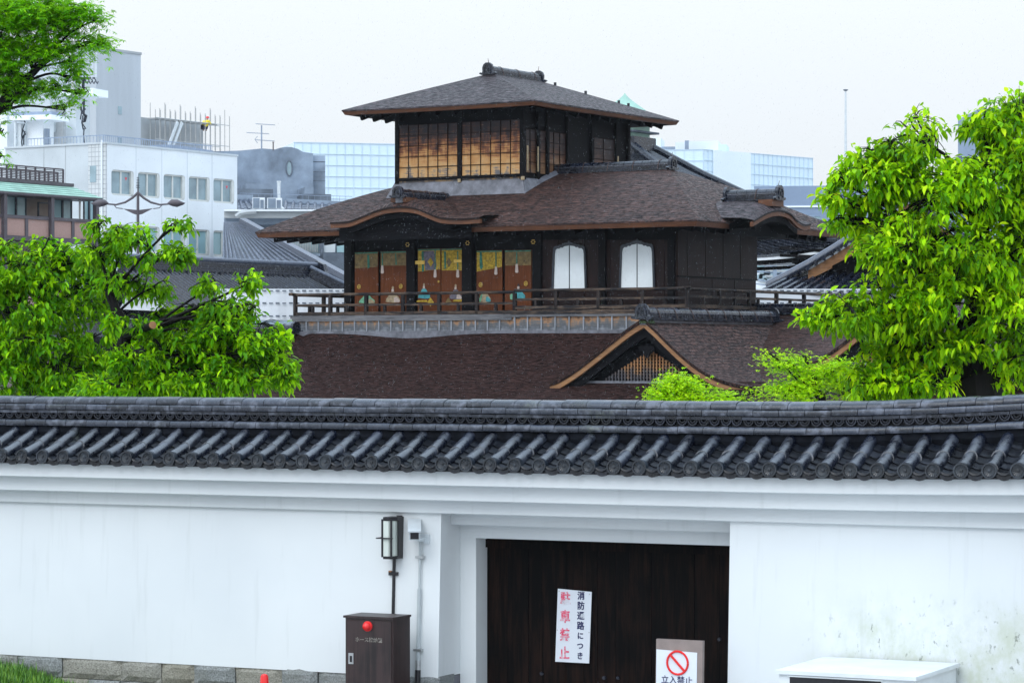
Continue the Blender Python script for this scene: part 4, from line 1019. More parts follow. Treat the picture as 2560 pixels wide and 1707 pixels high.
# hose cabinet
bc = -.30
o, f = sub('hose_cabinet', 'dark brown streaked metal hose cabinet with a red lamp against the white wall', 'cabinet', 983, bc, 0)
hw = -W.A(864, bc) + W.A(983, bc); dp = W.B(1025, W.A(983, bc)) - bc; zt0 = zt(1548, f.oy)
t = NT('streaked_brown_paint'); v = t.coord('Object', (26, 26, 1.3)); n1 = t.noise(v, 1.0, 6, .7); n2 = t.noise(t.coord('Object'), 2.2, 4)
c = t.mix(t.maprange(t.math('ADD', t.math('MULTIPLY', n1, .6), t.math('MULTIPLY', n2, .5)), .50, .66), (.036,.019,.018), (.008,.004,.004)); t.bsdf(c, .42, n1, .15, .004); M['cab'] = t.m
MB().box(-hw, 0, 0, dp, .05, zt0).build('cabinet_body', M['cab'], o)
MB().box(-hw-.018, .012, -.02, dp+.005, zt0, zt0+.022).build('cabinet_top', M['cab'], o)
dr_ = MB().box(-hw+.015, -.015, -.012, -.001, .12, zt0-.02).build('cabinet_door', M['cab'], o)
lx = f.A(919, -.02); lz = zt(1567, f.oy)
lm = MB(); n = 14
def Dm(r, an, d): return (lx + r*math.cos(an), -.012-d, lz + r*math.sin(an))
pf = [(.052, 0), (.052, .018), (.044, .02), (.04, .045), (.026, .062), (.001, .068)]
vs = [Dm(r, 2*math.pi*j/n, d) for r, d in pf for j in range(n)]; lm.raw(vs, [(i*n+j, i*n+(j+1)%n, (i+1)*n+(j+1)%n, (i+1)*n+j) for i in range(len(pf)-1) for j in range(n)])
lm.build('red_lamp', M['red_plastic'], o, smooth=True)
M['faded_letter'] = simple('worn_cream_letter', (.20,.185,.16), .7, .5, 40)
text('ホース格納箱', .052, dr_, M['faded_letter'], (f.A(921, -.02), -.014, zt(1602, f.oy)), 'lettering', .0008)
hx = f.A(877, -.02); hz = zt(1650, f.oy)
hp = MB().box(hx-.028, hx+.028, -.02, -.0125, hz-.055, hz+.055).build('door_handle', M['steel'], dr_); MB().box(hx-.010, hx+.014, -.026, -.0205, hz-.035, hz+.028).build('keyhole', M['black_metal'], hp)
# sign on the gate
o, f = sub('parking_sign', 'white rectangular sign with navy and faded red Japanese lettering on the dark gate', 'sign', 1433, bj-.02, 0)
sw2 = (W.A(1477.5, bj)-W.A(1388.5, bj))/2; s1, s0 = zt(1472, f.oy), zt(1655, f.oy)
hz_ = (s0+s1)/2; root_rot = o
M['sign_white'] = simple('enamel_white', (.72,.75,.80), .35, .03, 2)
sg = MB().prism([(-sw2, s0), (sw2-.02, s0+.0), (sw2+.01, s1-.02), (-sw2+.03, s1)], lambda x, y, d: (x, d, y), -.006, 0).build('sign_plate', M['sign_white'], o)
sg.data.transform(Matrix.Translation((0,0,0)))
M['navy'] = simple('navy_ink', (.012,.014,.09), .5, .1, 5)
t = NT('worn_red_ink'); n1 = t.noise(t.coord('Object', (1,1,2.4)), 13, 4, .75, 1.0); t.bsdf(t.ramp(n1, [(.46, (.78,.07,.15)), (.60, (.72,.55,.62))]), .5); M['worn_red'] = t.m
chs = '消防通路につき'; zz = [lerp(s1-.068, s0+.068, i/6) for i in range(7)]
for i, ch in enumerate(chs): text(ch, .088 if i < 4 else .078, sg, M['navy'], (sw2*.46 - .012*i/6, -.0085, zz[i]), 'lettering', .0022, .95)
for i, ch in enumerate('駐車禁止'): text(ch, .138, sg, M['worn_red'], (-sw2*.42 - .010*i/3, -.0085, lerp(s1-.105, s0+.085, i/3)), 'faded_lettering', .0035, .84)
for sx_, sz_ in ((-sw2+.045, s1-.025), (sw2-.015, s1-.045), (-sw2+.025, hz_-.05), (sw2-.02, hz_-.06)): MB().tube([(sx_, -.006, sz_), (sx_, -.010, sz_)], .006, 6).build('screw', M['steel'], sg)
# no-entry board
o, f = sub('no_entry_board', 'taupe standing board with a white no entry notice in front of the gate', 'sign', 1637, .05, 0)
bwid = f.A(1754, 0); bt = zt(1596, f.oy)
M['taupe'] = simple('taupe_board', (.26,.205,.185), .6, .12, 5)
bd = MB().prism([(0, .3), (bwid, .3), (bwid+.01, bt-.0), (0.015, bt+.0)], lambda x, y, d: (x, d, y), 0, .05).build('board', M['taupe'], o)
pp = MB().prism([(.012, .35), (bwid-.055, .35), (bwid-.045, bt-.115), (.02, bt-.100)], lambda x, y, d: (x, d, y), -.006, -.001).build('notice_sheet', M['sign_white'], o)
cx_, cz_ = f.A(1694.5, 0), zt(1653, f.oy); rg = MB(); rr = .112
rg.tube([(cx_+rr*.97*math.cos(q*math.pi/16), -.010, cz_+rr*math.sin(q*math.pi/16)) for q in range(33)], .0115, 6, cap=False)
rg.beam((cx_-rr*.66, -.010, cz_+rr*.68), (cx_+rr*.66, -.010, cz_-rr*.68), .02, .018, up=(0,1,0)); rg.build('prohibition_ring', M['red_plastic'], pp)
text('立入禁止', .082, pp, M['navy'], (f.A(1693, 0), -.0085, zt(1697, f.oy)), 'lettering', .0006, 1.02)
MB().box(.05, .09, .05, .10, 0, bt-.3).box(bwid-.09, bwid-.05, .05, .10, 0, bt-.3).build('board_leg', M['taupe'], o)
# white cabinet
bq = -1.0
o, f = sub('white_cabinet', 'low white painted metal cabinet with flat lid in front of the wall at right', 'cabinet', 2290, bq, 0)
wl = -f.A(1937, 0); dpt = f.B(2400, 0); zt0 = zt(1692, f.oy)
M['white_paint'] = simple('white_cabinet_paint', (.72,.75,.76), .45, .05, 3)
bd = MB().box(-wl+.03, -.03, .03, dpt-.03, .05, zt0-.03).build('cabinet_body', M['white_paint'], o)
MB().box(-wl, 0, 0, dpt, zt0-.035, zt0+.0).build('cabinet_lid', M['white_paint'], o)
ox0, ox1 = f.A(1972, 0), f.A(2200, 0)
MB().box(ox0, ox1, .024, .029, .3, zt(1704, f.oy)-.012).build('dark_opening', M['black_metal'], bd)
MB().box(ox0-.02, ox1+.02, .012, .029, zt(1704, f.oy)-.012, zt(1704, f.oy)+.002).build('opening_frame', M['white_paint'], bd)
# cone
X, Y = at(661, 29.0)
o = thing('traffic_cone', 'red traffic cone with rounded tip near the stone plinth', 'cone', loc=(X, Y, 0)); zc = zt(1683, Y)
MB().lathe((0,0,0), [(.2,.02),(.19,.04),(.16,.06),(.045,zc-.12),(.040,zc-.03),(.030,zc-.008),(.006,zc)], 20).build('cone_body', M['red_plastic'], o, smooth=True)
MB().box(-.22,.22,-.22,.22,0,.03).build('cone_base', M['red_plastic'], o)
# ================================================================== trees
def leafmat(name, lo, mid, hi, tr=(.32,.62,.03), tf=.30, rough=.42):
    t = NT(name); r = t.island(); c = t.ramp(r, [(0, lo), (.5, mid), (.9, hi), (1, tuple(min(1, x*1.25) for x in hi))])
    n1 = t.noise(t.coord('Object'), 1.6, 4, .6); c = t.mix(t.maprange(n1, .36, .62, .6, 0), c, lo)
    b = t.bsdf(c, rough, None, 0, 0, 0, .14)
    tb = t.n('ShaderNodeBsdfTranslucent'); tc_ = t.mix(.6, c, tr); t.l(tc_, tb.inputs['Color'])
    ms = t.n('ShaderNodeMixShader'); ms.inputs[0].default_value = tf; t.l(b.outputs[0], ms.inputs[1]); t.l(tb.outputs[0], ms.inputs[2]); t.l(ms.outputs[0], t.out.inputs['Surface'])
    return t.m
M['leaf_bright'] = leafmat('young_leaf', (.02,.12,.001), (.19,.50,.001), (.52,.86,.002), (.60,.93,.01))
M['leaf_mid'] = leafmat('green_leaf', (.012,.09,.001), (.12,.40,.001), (.40,.76,.003), (.48,.86,.01), .30)
M['leaf_yellow'] = leafmat('yellow_green_leaf', (.20,.50,.001), (.48,.84,.003), (.74,.95,.01), (.78,.97,.02))
M['leaf_maple'] = leafmat('maple_leaf', (.025,.17,.002), (.12,.46,.003), (.34,.74,.005), (.40,.80,.01), .45)
M['bark'] = wood('dark_wet_bark', (.002,.0018,.002), (.014,.011,.010), 'z', .6, thr=(.35,.75), scale=3, bump=.8, spec=.15)
def leaf_pts(p, d, up, L_, W_, fold=.25, droop=.25):
    """one folded leaf: 8 vertices, 6 faces"""
    s = d.cross(up)
    if s.length < 1e-4: s = d.cross(Vector((1,0,0)))
    s.normalize(); n = s.cross(d).normalized(); g = Vector((0,0,-1))
    m1 = p + d*L_*.35 + g*L_*droop*.08; m2 = p + d*L_*.7 + g*L_*droop*.35; tp = p + d*L_ + g*L_*droop
    f = n*(W_*fold)
    return [p, m1, m2, tp, m1+s*W_*.5+f, m2+s*W_*.40+f, m1-s*W_*.5+f, m2-s*W_*.40+f]
LF = [(0,4,1),(4,5,2,1),(5,3,2),(0,1,6),(6,1,2,7),(7,2,3)]
def drooping_cluster(mb, p, out, rg, L_, n):
    for k in range(n):
        an = rg.uniform(0, 6.283); r = Vector((math.cos(an), math.sin(an), 0))
        d = (r*rg.uniform(.25,.9) + out*.35 + Vector((0,0,-rg.uniform(.1,1.3) if rg.random() < .8 else rg.uniform(-.2,.5)))).normalized()
        up = (r*.8 + Vector((rg.uniform(-.5,.5), rg.uniform(-.5,.5), .7))).normalized()
        l = L_*rg.choice((.55,.75,.9,1.0,1.15))*rg.uniform(.9,1.1); q = p + Vector((rg.gauss(0,.035), rg.gauss(0,.035), rg.gauss(0,.03))) - out*rg.uniform(0,.10)
        mb.raw(leaf_pts(q, d, up, l, l*rg.uniform(.34,.52), rg.uniform(.05,.35), rg.uniform(.05,.3)), LF)
def maple_cluster(mb, p, out, rg, L_, n):
    for k in range(n):
        q = p + Vector((rg.gauss(0,.11), rg.gauss(0,.11), rg.gauss(0,.06)))
        an = rg.uniform(0, 6.283); base = (Vector((math.cos(an), math.sin(an), rg.uniform(-.9,.1)))).normalized()
        up = Vector((rg.uniform(-.6,.6), rg.uniform(-.6,.6), 1)).normalized(); s = base.cross(up).normalized(); l = L_*rg.uniform(.7,1.15)
        vs, fs = [], []
        for a_, k_ in ((0,1), (.75,.85), (-.75,.85), (1.5,.55), (-1.5,.55)):
            d = base*math.cos(a_) + s*math.sin(a_); e = d.cross(up).normalized(); m = len(vs); g = Vector((0,0,-.12*l*k_))
            vs += [q, q + d*l*k_*.5 + e*l*.13*k_, q + d*l*k_ + g, q + d*l*k_*.5 - e*l*.13*k_]; fs.append((m, m+1, m+2, m+3))
        mb.raw(vs, fs)
def tree(name, label, base, trunk, lobes, leaf, mat, mat2, seed, L_=.17, per=7, dens=1.0, tr0=.16, kind='droop', frac2=.25, limb_r=.05, twig=True, group=None, joints=None):
    """trunk: list of (px,py,Y,r); lobes: (px,py,Y,rx,rz,ry,[index of trunk joint]) in photo px and metres"""
    rg = random.Random(seed)
    bx, by = base; root = thing(name, label, 'tree', loc=(bx, by, 0), group=group)
    O = Vector((bx, by, 0))
    def W3(px, py, Y): x, y = at(px, Y); return Vector((x, y, zt(py, Y))) - O
    tk = MB(); tp = [(W3(a,b,c), r) for a,b,c,r in trunk]
    pts = [Vector((0,0,-.05))] + [p for p, r in tp]; rs = [trunk[0][3]*1.25] + [r for p, r in tp]
    sm = crom(pts, 5); rr = []
    for i in range(len(pts)-1):
        for k in range(5): rr.append(lerp(rs[i], rs[i+1], k/5)*rg.uniform(.94,1.06))
    rr.append(rs[-1]); tk.tube([p + Vector((rg.uniform(-.012,.012), rg.uniform(-.012,.012), 0)) for p in sm], rr, 9)
    cr = MB(); cr2 = MB(); nleaf = 0
    for lb in lobes:
        px, py, Y, rx, rz, ry = lb[:6]; ji = lb[6] if len(lb) > 6 else len(tp)-1
        dn = lb[7] if len(lb) > 7 else 1.0
        c = W3(px, py, Y); j, jr = tp[ji]
        if ji > 0: f_ = rg.uniform(.0, .75); j = j.lerp(tp[ji-1][0], f_)
        mid = (j+c)/2 + Vector((rg.uniform(-.22,.22), rg.uniform(-.2,.2), rg.uniform(.02,.30)))*(c-j).length*.5
        lp = crom([j, mid, c], 6); r0 = min(jr*.5, limb_r*(.5+.35*(c-j).length))
        tk.tube(lp, [lerp(r0, .012, i/(len(lp)-1)) for i in range(len(lp))], 6)
        area = 4*math.pi*((rx*rz+rx*ry+rz*ry)/3); nt_ = int(area*54*dens*dn)
        subs = []
        for k in range(max(4, int(nt_/16))):
            v = Vector((rg.gauss(0,1), rg.gauss(0,1), rg.gauss(0,1))).normalized()
            q = c + Vector((v.x*rx, v.y*ry, v.z*rz))*.62; subs.append(q)
            m = (c+q)/2 + Vector((rg.uniform(-.05,.05), rg.uniform(-.05,.05), rg.uniform(.0,.08)))
            tk.tube(crom([lp[rg.randint(8, len(lp)-1)], m, q], 3), [.014,.012,.011,.010,.008,.007,.006], 4, cap=False)
        # clumpy shell: tips gather round a few puff centres
        puffs = [Vector((rg.gauss(0,1), rg.gauss(0,1), rg.gauss(0,1)+.25)).normalized() for _ in range(max(5, int(area*1.7)))]
        for k in range(nt_):
            pf = rg.choice(puffs); v = (pf + Vector((rg.gauss(0,.42), rg.gauss(0,.42), rg.gauss(0,.42)))).normalized()
            rad = rg.uniform(.62, 1.06) if rg.random() < .8 else rg.uniform(.25, .7)
            p = c + Vector((v.x*rx, v.y*ry, v.z*rz))*rad
            out = Vector((v.x/rx, v.y/ry, v.z/rz)).normalized()
            tgt = cr2 if rg.random() < frac2*(1.6 if (v.z > .2 and rad > .85) else .4) else cr
            (drooping_cluster if kind == 'droop' else maple_cluster)(tgt, p, out, rg, L_, rg.randint(per-2, per+2))
            if twig and rad > .5:
                q = min(subs, key=lambda s: (s-p).length_squared); tk.tube([q, (q+p)/2 + Vector((0,0,.03)), p], [.006,.005,.003], 3, cap=False)
    tk.build('trunk', M['bark'], root, smooth=True, fix=False)
    cr.build('crown', M[mat], root, fix=False)
    if cr2.v: cr2.build('young_shoots', M[mat2], root, fix=False)
    return root
# large tree at the right, behind the wall
Yr = 33.0
tree('broadleaf_tree', 'large bright green tree with drooping leaves and dark trunk at the right', at(2445, Yr),
     [(2445,1010,Yr,.30),(2425,930,Yr,.24),(2440,800,Yr,.17),(2450,640,Yr,.12),(2455,500,Yr,.07)],
     [(2180,940,Yr-.1,.42,.20,.5,1),(2230,880,Yr+.3,.6,.30,.6,1),
      (2110,790,Yr-.3,.60,.30,.6,1),(2240,760,Yr-.2,.62,.45,.7,2),(2085,775,Yr-.2,.35,.2,.4,1,.9),
      (2250,655,Yr,.34,.28,.5,2,.9),(2110,560,Yr+.1,.24,.13,.3,3,.9),(2190,565,Yr,.42,.24,.5,3,.9),(2150,430,Yr,.36,.24,.4,4,.9),(2460,340,Yr,.30,.35,.4,4,.9),(2260,630,Yr-.3,.60,.45,.7,2),(2390,640,Yr-.4,.60,.50,.7,3),(2520,650,Yr-.2,.5,.55,.7,3),
      (2135,505,Yr,.40,.17,.4,3,.9),(2080,500,Yr,.20,.16,.2,3,.6),(2200,450,Yr+.1,.52,.34,.6,4),(2290,350,Yr,.50,.45,.6,4,.8),(2160,400,Yr,.27,.20,.3,4,.7),
      (2330,500,Yr-.2,.55,.45,.7,4),(2440,470,Yr-.2,.55,.45,.7,4),(2540,430,Yr,.45,.5,.6,4),(2500,330,Yr,.35,.42,.5,4,.9),(2555,290,Yr,.25,.35,.4,4,.8),
      (2370,760,Yr-.5,.55,.4,.6,2),(2510,800,Yr-.4,.5,.5,.6,2),(2320,860,Yr-.3,.5,.3,.5,1,.7),(2500,930,Yr,.45,.3,.5,1,.5),(2300,960,Yr-.2,.55,.2,.5,1,.9),(2180,970,Yr-.1,.5,.18,.5,1,.9),(2400,870,Yr-.3,.5,.3,.5,1,.8),(2560,880,Yr-.3,.4,.4,.5,1,.8),(2095,450,Yr,.14,.12,.15,3,.7),(2030,800,Yr-.2,.25,.16,.3,1,.8),(2590,560,Yr,.5,.8,.7,3)],
     None, 'leaf_bright', 'leaf_yellow', 21, L_=.112, per=8, dens=.92, frac2=.34, limb_r=.04)
# two trees at the left
Yl = 37.0
lop = tree('broadleaf_tree', 'green tree with a lopped pale branch stub in the middle of the left foliage', at(320, Yl),
     [(318,1000,Yl,.10),(312,880,Yl,.09),(310,830,Yl,.085),(285,760,Yl,.06),(268,720,Yl,.045)],
     [(620,900,Yl-.3,.62,.40,.6,1),(700,930,Yl-.3,.26,.30,.3,1,.9),(500,930,Yl-.2,.65,.33,.6,1),(380,950,Yl,.6,.25,.6,1),(640,830,Yl,.50,.20,.4,2,.8),
      (590,780,Yl-.2,.52,.26,.5,2,.9),(620,710,Yl,.22,.20,.25,2,.7),(480,790,Yl,.50,.22,.5,2,.8),(430,860,Yl-.1,.50,.25,.5,1,.8),
      (410,640,Yl,.42,.22,.4,4,.85),(330,600,Yl,.45,.24,.45,4,.75),(440,560,Yl,.24,.17,.25,4,.45),(250,640,Yl,.38,.22,.4,4,.7),(245,560,Yl,.20,.17,.2,4,.4),(300,700,Yl,.4,.2,.4,3,.55),(560,960,Yl-.4,.7,.28,.5,1),(420,960,Yl-.4,.6,.25,.5,1),(300,970,Yl-.4,.6,.22,.5,1),(560,850,Yl-.3,.5,.3,.5,2,.8),(700,870,Yl-.2,.22,.22,.25,1,.7),(380,720,Yl+.2,.35,.2,.4,3,.5),(520,720,Yl,.25,.18,.3,2,.5),(395,800,Yl+.3,.3,.25,.4,2,.6),(340,900,Yl-.5,.4,.25,.4,1,.9),(290,800,Yl-.4,.14,.22,.2,2,.8),(360,820,Yl-.4,.22,.12,.2,2,.8)],
     None, 'leaf_mid', 'leaf_bright', 33, L_=.106, per=9, dens=.95, frac2=.42, limb_r=.028)
def lw_(px, py, Y): x, y = at(px, Y); bx_, by_ = at(320, Yl); return (x-bx_, y-by_, zt(py, Y))
MB().tube([lw_(313, 838, Yl), lw_(345, 828, Yl-.35), lw_(381, 813, Yl-.7)], [.075,.055,.048], 8).build('cut_branch', M['bark'], lop, smooth=True)
MB().tube([lw_(381, 813, Yl-.7), lw_(382.5, 812.5, Yl-.715)], .049, 10).build('cut_face', M['barge_wood'], lop)
Y2 = 38.5
tree('broadleaf_tree', 'green tree with a dark forked trunk at the left edge', at(85, Y2),
     [(75,1000,Y2,.11),(80,900,Y2,.10),(95,850,Y2,.08),(60,780,Y2,.06),(50,700,Y2,.04)],
     [(60,680,Y2,.62,.32,.6,4),(170,660,Y2,.50,.28,.5,4,.9),(-30,760,Y2,.5,.5,.6,3),(70,780,Y2-.3,.6,.33,.6,3,.8),(180,770,Y2,.55,.30,.5,3,.8),
      (30,930,Y2-.3,.6,.35,.6,1,.9),(180,930,Y2-.3,.6,.33,.6,1),(290,930,Y2+.2,.5,.3,.5,1,.9),(120,620,Y2,.3,.18,.3,4,.6),(15,620,Y2,.3,.15,.3,4,.6),(110,720,Y2,.6,.3,.6,3),(240,720,Y2,.45,.28,.5,3,.8),(100,860,Y2-.4,.7,.3,.5,1,.7),(230,850,Y2,.45,.3,.5,1,.7),(-20,860,Y2-.3,.5,.4,.5,1),(100,985,Y2-.4,.9,.22,.5,1)],
     None, 'leaf_mid', 'leaf_bright', 35, L_=.106, per=9, dens=.95, frac2=.34, limb_r=.028)
# maple at the upper left
Y3 = 44.0
tree('maple_tree', 'tall maple with dark slender limbs reaching in at the upper left corner', at(-190, Y3),
     [(-190,1000,Y3,.30),(-180,600,Y3,.24),(-130,420,Y3,.16),(-60,330,Y3,.12),(0,262,Y3,.085),(60,205,Y3,.06),(110,155,Y3,.045)],
     [(20,60,Y3,.55,.45,.6,6),(110,55,Y3,.50,.36,.5,6),(190,50,Y3,.42,.28,.4,6,.85),(240,50,Y3,.18,.13,.2,6,.7),(258,110,Y3,.13,.15,.2,6,1.2),(205,235,Y3,.16,.13,.15,5,.9),(185,150,Y3,.2,.14,.2,5,.9),(215,105,Y3,.24,.12,.2,6,.6),
      (150,130,Y3,.34,.16,.3,6,.75),(60,140,Y3,.50,.32,.5,5,.9),(175,195,Y3,.19,.16,.2,5,.8),(135,225,Y3,.24,.13,.2,5,.75),(70,225,Y3,.30,.14,.3,4,.7),
      (10,230,Y3,.35,.25,.4,4,.8),(20,185,Y3,.4,.25,.4,5,.8),(160,275,Y3,.10,.13,.1,4,.6),(30,270,Y3,.14,.10,.15,3,.6),(5,330,Y3,.08,.2,.1,3,.4),(0,395,Y3,.10,.12,.1,3,.5),(120,20,Y3,.4,.2,.4,6),(-60,120,Y3,.6,.8,.6,4)],
     None, 'leaf_maple', 'leaf_mid', 41, L_=.108, per=11, dens=.72, frac2=.35, kind='maple', limb_r=.035)
# low maples behind the wall, right of centre
Y4 = 40.0
tree('young_maple', 'low yellow green maple shrub just above the wall below the gable', at(1765, Y4),
     [(1765,1060,Y4,.05),(1755,1000,Y4,.035)],
     [(1700,965,Y4,.22,.14,.3,1),(1660,985,Y4,.18,.10,.2,1),(1740,985,Y4,.3,.10,.3,1),(1800,1000,Y4,.25,.07,.3,1,.8),(1690,1010,Y4,.4,.12,.3,1),(1885,985,Y4,.10,.05,.1,1,.6),(1860,1012,Y4,.2,.05,.2,1,.9)],
     None, 'leaf_yellow', 'leaf_bright', 51, L_=.055, per=14, dens=2.4, frac2=.25, kind='maple', limb_r=.015, twig=True)
tree('young_maple', 'yellow green maple shrub with spreading sprays beside the large right tree', at(2060, Y4),
     [(2060,1060,Y4,.06),(2040,980,Y4,.04)],
     [(2010,955,Y4,.3,.17,.3,1),(1960,915,Y4,.24,.10,.2,1,.8),(1930,895,Y4,.12,.05,.1,1,.7),(2010,900,Y4,.14,.07,.1,1,.6),(2080,930,Y4,.35,.18,.3,1),(1985,985,Y4,.35,.13,.3,1),(2130,970,Y4,.4,.18,.3,1),(2250,985,Y4,.5,.12,.3,1,.7)],
     None, 'leaf_yellow', 'leaf_bright', 53, L_=.055, per=14, dens=2.2, frac2=.30, kind='maple', limb_r=.015)
# ================================================================== background buildings
M['win_dark'] = simple('window_glass', (.27,.37,.41), .15, .2, .6, spec=.8)
M['win_blue'] = simple('curtained_glass', (.30,.47,.50), .2, .15, .5, spec=.7)
M['win_frame'] = simple('cream_window_frame', (.66,.66,.62), .5, .05, 3)
M['panel_white'] = simple('white_panel_wall', (.83,.86,.88), .55, .03, .5)
M['panel_grey'] = simple('pale_grey_wall', (.56,.60,.62), .7, .06, .4)
M['concrete'] = simple('stained_concrete', (.23,.28,.35), .85, .28, .5, .2)
M['concrete_d'] = simple('dark_concrete', (.12,.145,.18), .85, .3, .7, .2)
M['concrete_l'] = simple('light_concrete', (.40,.42,.43), .85, .14, .3)
M['mortar_beige'] = simple('beige_render', (.30,.24,.20), .8, .06, 3)
M['pink_panel'] = simple('pinkish_board', (.42,.26,.22), .75, .08, 30)
M['brown_steel'] = simple('dark_brown_steel', (.09,.075,.085), .55, .1, 3)
M['copper'] = simple('green_copper', (.27,.44,.36), .5, .12, 2)
M['blue_steel'] = simple('blue_grey_steel', (.26,.32,.42), .5, .1, 2)
t = NT('small_white_tile'); tc = t.n('ShaderNodeTexCoord'); sp = t.n('ShaderNodeSeparateXYZ'); t.l(tc.outputs['Object'], sp.inputs[0])
cb = t.n('ShaderNodeCombineXYZ'); ad = t.math('ADD', sp.outputs['X'], sp.outputs['Y']); t.l(ad, cb.inputs[0]); t.l(sp.outputs['Z'], cb.inputs[1])
br = t.n('ShaderNodeTexBrick'); br.offset = 0; br.inputs['Scale'].default_value = 1; br.inputs['Brick Width'].default_value = .24; br.inputs['Row Height'].default_value = .24; br.inputs['Mortar Size'].default_value = .016
br.inputs['Color1'].default_value = (.66,.68,.68,1); br.inputs['Color2'].default_value = (.60,.62,.62,1); br.inputs['Mortar'].default_value = (.36,.38,.40,1); t.l(cb.outputs[0], br.inputs[0]); t.bsdf(br.outputs[0], .4); M['wall_tile'] = t.m
TH = -58.2
# ---- white office block
O = FR(268, 150, TH)
ob = thing('office_building', 'white office block with two rows of paired windows behind the street lamp', 'building', O)
La = O.A(593, 0); Lb = O.B(15, 0); zt_o = O.Z(360, 0, 0)
cols = [(278.5,335),(345,400),(409,463),(472,525),(533.5,586)]
rows = [(423, 485), (562, 622)]
zr = [(O.Z(487, 0, 0), O.Z(423, 0, 0)), (O.Z(627, 0, 0), O.Z(560, 0, 0))]
aw = [(O.A(p0, 0), O.A(p1, 0)) for p0, p1 in cols]
mb = MB(); xs = [0] + [v for p in aw for v in p] + [La]
zz = [0, zr[1][0], zr[1][1], zr[0][0], zr[0][1], zt_o]
for i in range(len(xs)-1):
    for j in range(len(zz)-1):
        if i % 2 == 1 and j in (1, 3): continue
        mb.box(xs[i], xs[i+1], 0, .3, zz[j], zz[j+1])
mb.box(0, La, .32, Lb, 0, zt_o-.05)
mb.build('front_wall', M['panel_white'], ob)
jo = MB()
for p in (340, 404.5, 468, 530): a = O.A(p, 0); jo.box(a-.02, a+.02, -.004, .01, 0, zt_o)
jo.build('panel_joint', M['panel_grey'], ob)
b_t = O.B(222, 0)
MB().box(-.05, .0, .02, b_t, 0, zt_o).build('tiled_strip', M['wall_tile'], ob)
MB().box(-.04, .0, b_t+.01, Lb, 0, zt_o).build('side_wall', M['panel_grey'], ob)
MB().box(-.1, La+.05, -.05, .05, zt_o, zt_o+.1).box(-.1, .05, .0, Lb+.05, zt_o, zt_o+.1).build('roof_coping', M['panel_grey'], ob)
s_ = MB()
for b_ in (O.B(111, 0), O.B(165, 0)): s_.box(-.048, -.04, b_-.02, b_+.02, 0, zt_o)
s_.build('side_joint', M['concrete_l'], ob)
MB().box(-.075, -.051, O.B(242, 0), O.B(227, 0), O.Z(456, 0, O.B(235,0)), O.Z(415, 0, O.B(235, 0))).build('side_window', M['win_dark'], ob)
MB().tube([(-.12, O.B(258, 0), 0), (-.12, O.B(258, 0), zt_o+.2)], .05, 6).build('drain_pipe', M['panel_white'], ob)
rg = random.Random(6)
M['red_mark'] = simple('red_sticker', (.8,.05,.08), .5, .05, 5)
for (z0, z1), row in zip(zr, (0, 1)):
    for i, (a0, a1) in enumerate(aw):
        wn_ = MB().box(a0, a1, .14, .18, z0, z1).build('window_pane', M['win_blue' if row else 'win_dark'], ob)
        fr_ = MB(); w_ = a1-a0
        fr_.box(a0, a0+.05, .09, .14, z0, z1).box(a1-.22, a1-.001, .02, .14, z0, z1).box(a0, a1, .02, .14, z0, z0+.10).box(a0, a1, .06, .14, z1-.08, z1)
        fr_.box(a0+w_*.44, a0+w_*.50, .08, .14, z0, z1); fr_.build('window_frame', M['win_frame'], wn_)
        for cx__, sx_ in ((a0, 1), (a1, -1)):
            for cz__, sz_ in ((z0, 1), (z1, -1)):
                MB().prism([(cx__, cz__), (cx__+sx_*.16, cz__), (cx__+sx_*.05, cz__+sz_*.05), (cx__, cz__+sz_*.16)], lambda x, y, d: (x, d, y), .0, .1).build('rounded_corner', M['panel_white'], wn_)
        if (row, i) in ((0,0),(0,4),(1,0),(1,4)): MB().prism([(a0+w_*.68, z1-.35), (a0+w_*.78, z1-.35), (a0+w_*.73, z1-.52)], lambda x, y, d: (x, d, y), .132, .139).build('red_sticker', M['red_mark'], wn_)
    pass
# roof railing on the office block
rl = thing('roof_railing', 'pale blue railing along the roof edge of the white office block', 'railing', O, zt_o)
def fence_run(root, p0, p1, h, sp, r, mat, name='railing_run', mids=(0.05,)):
    p0, p1 = Vector(p0), Vector(p1); mb = MB(); n = max(1, int((p1-p0).length/sp)); up = Vector((0,0,1))
    mb.beam(p0+up*h, p1+up*h, r*2.4, r*2.4)
    for m_ in mids: mb.beam(p0+up*m_*h, p1+up*m_*h, r*1.6, r*1.6)
    for i in range(n+1): q = p0.lerp(p1, i/n); k = 1.8 if i % 8 == 0 else 1; mb.beam(q, q+up*h, r*k, r*k, up=(1,0,0))
    return mb.build(name, mat, root, fix=False)
hr = O.Z(337, 0, .6) - zt_o
fence_run(rl, (.4, .6, 0), (O.A(530, .6), .6, 0), hr, .16, .02, M['blue_steel']); fence_run(rl, (.4, .6, 0), (.4, O.B(70, .4), 0), hr, .22, .018, M['blue_steel'])
# ---- elevator tower behind
T = FR(240, 185, TH)
tw = thing('concrete_tower', 'tall plain grey stair tower rising behind the white office block', 'building', T)
z_ = T.Z(122, 0, 0); la, lb = T.A(352, 0), T.B(183, 0)
M['tower_wall'] = simple('pale_grey_render', (.50,.53,.56), .85, .05, .25, stretch=(3,3,.3))
MB().box(0, la, 0, lb, 0, z_).build('tower_wall', M['tower_wall'], tw); MB().box(-.05, la+.05, -.05, lb+.05, z_, z_+.15).build('roof_coping', M['concrete_l'], tw)
for py in ((266, 286), (344, 366)):
    a = T.A(295, 0); MB().box(a, a+(T.A(304,0)-a), -.03, .05, T.Z(py[1], a, 0), T.Z(py[0], a, 0)).build('window', M['win_dark'], tw)
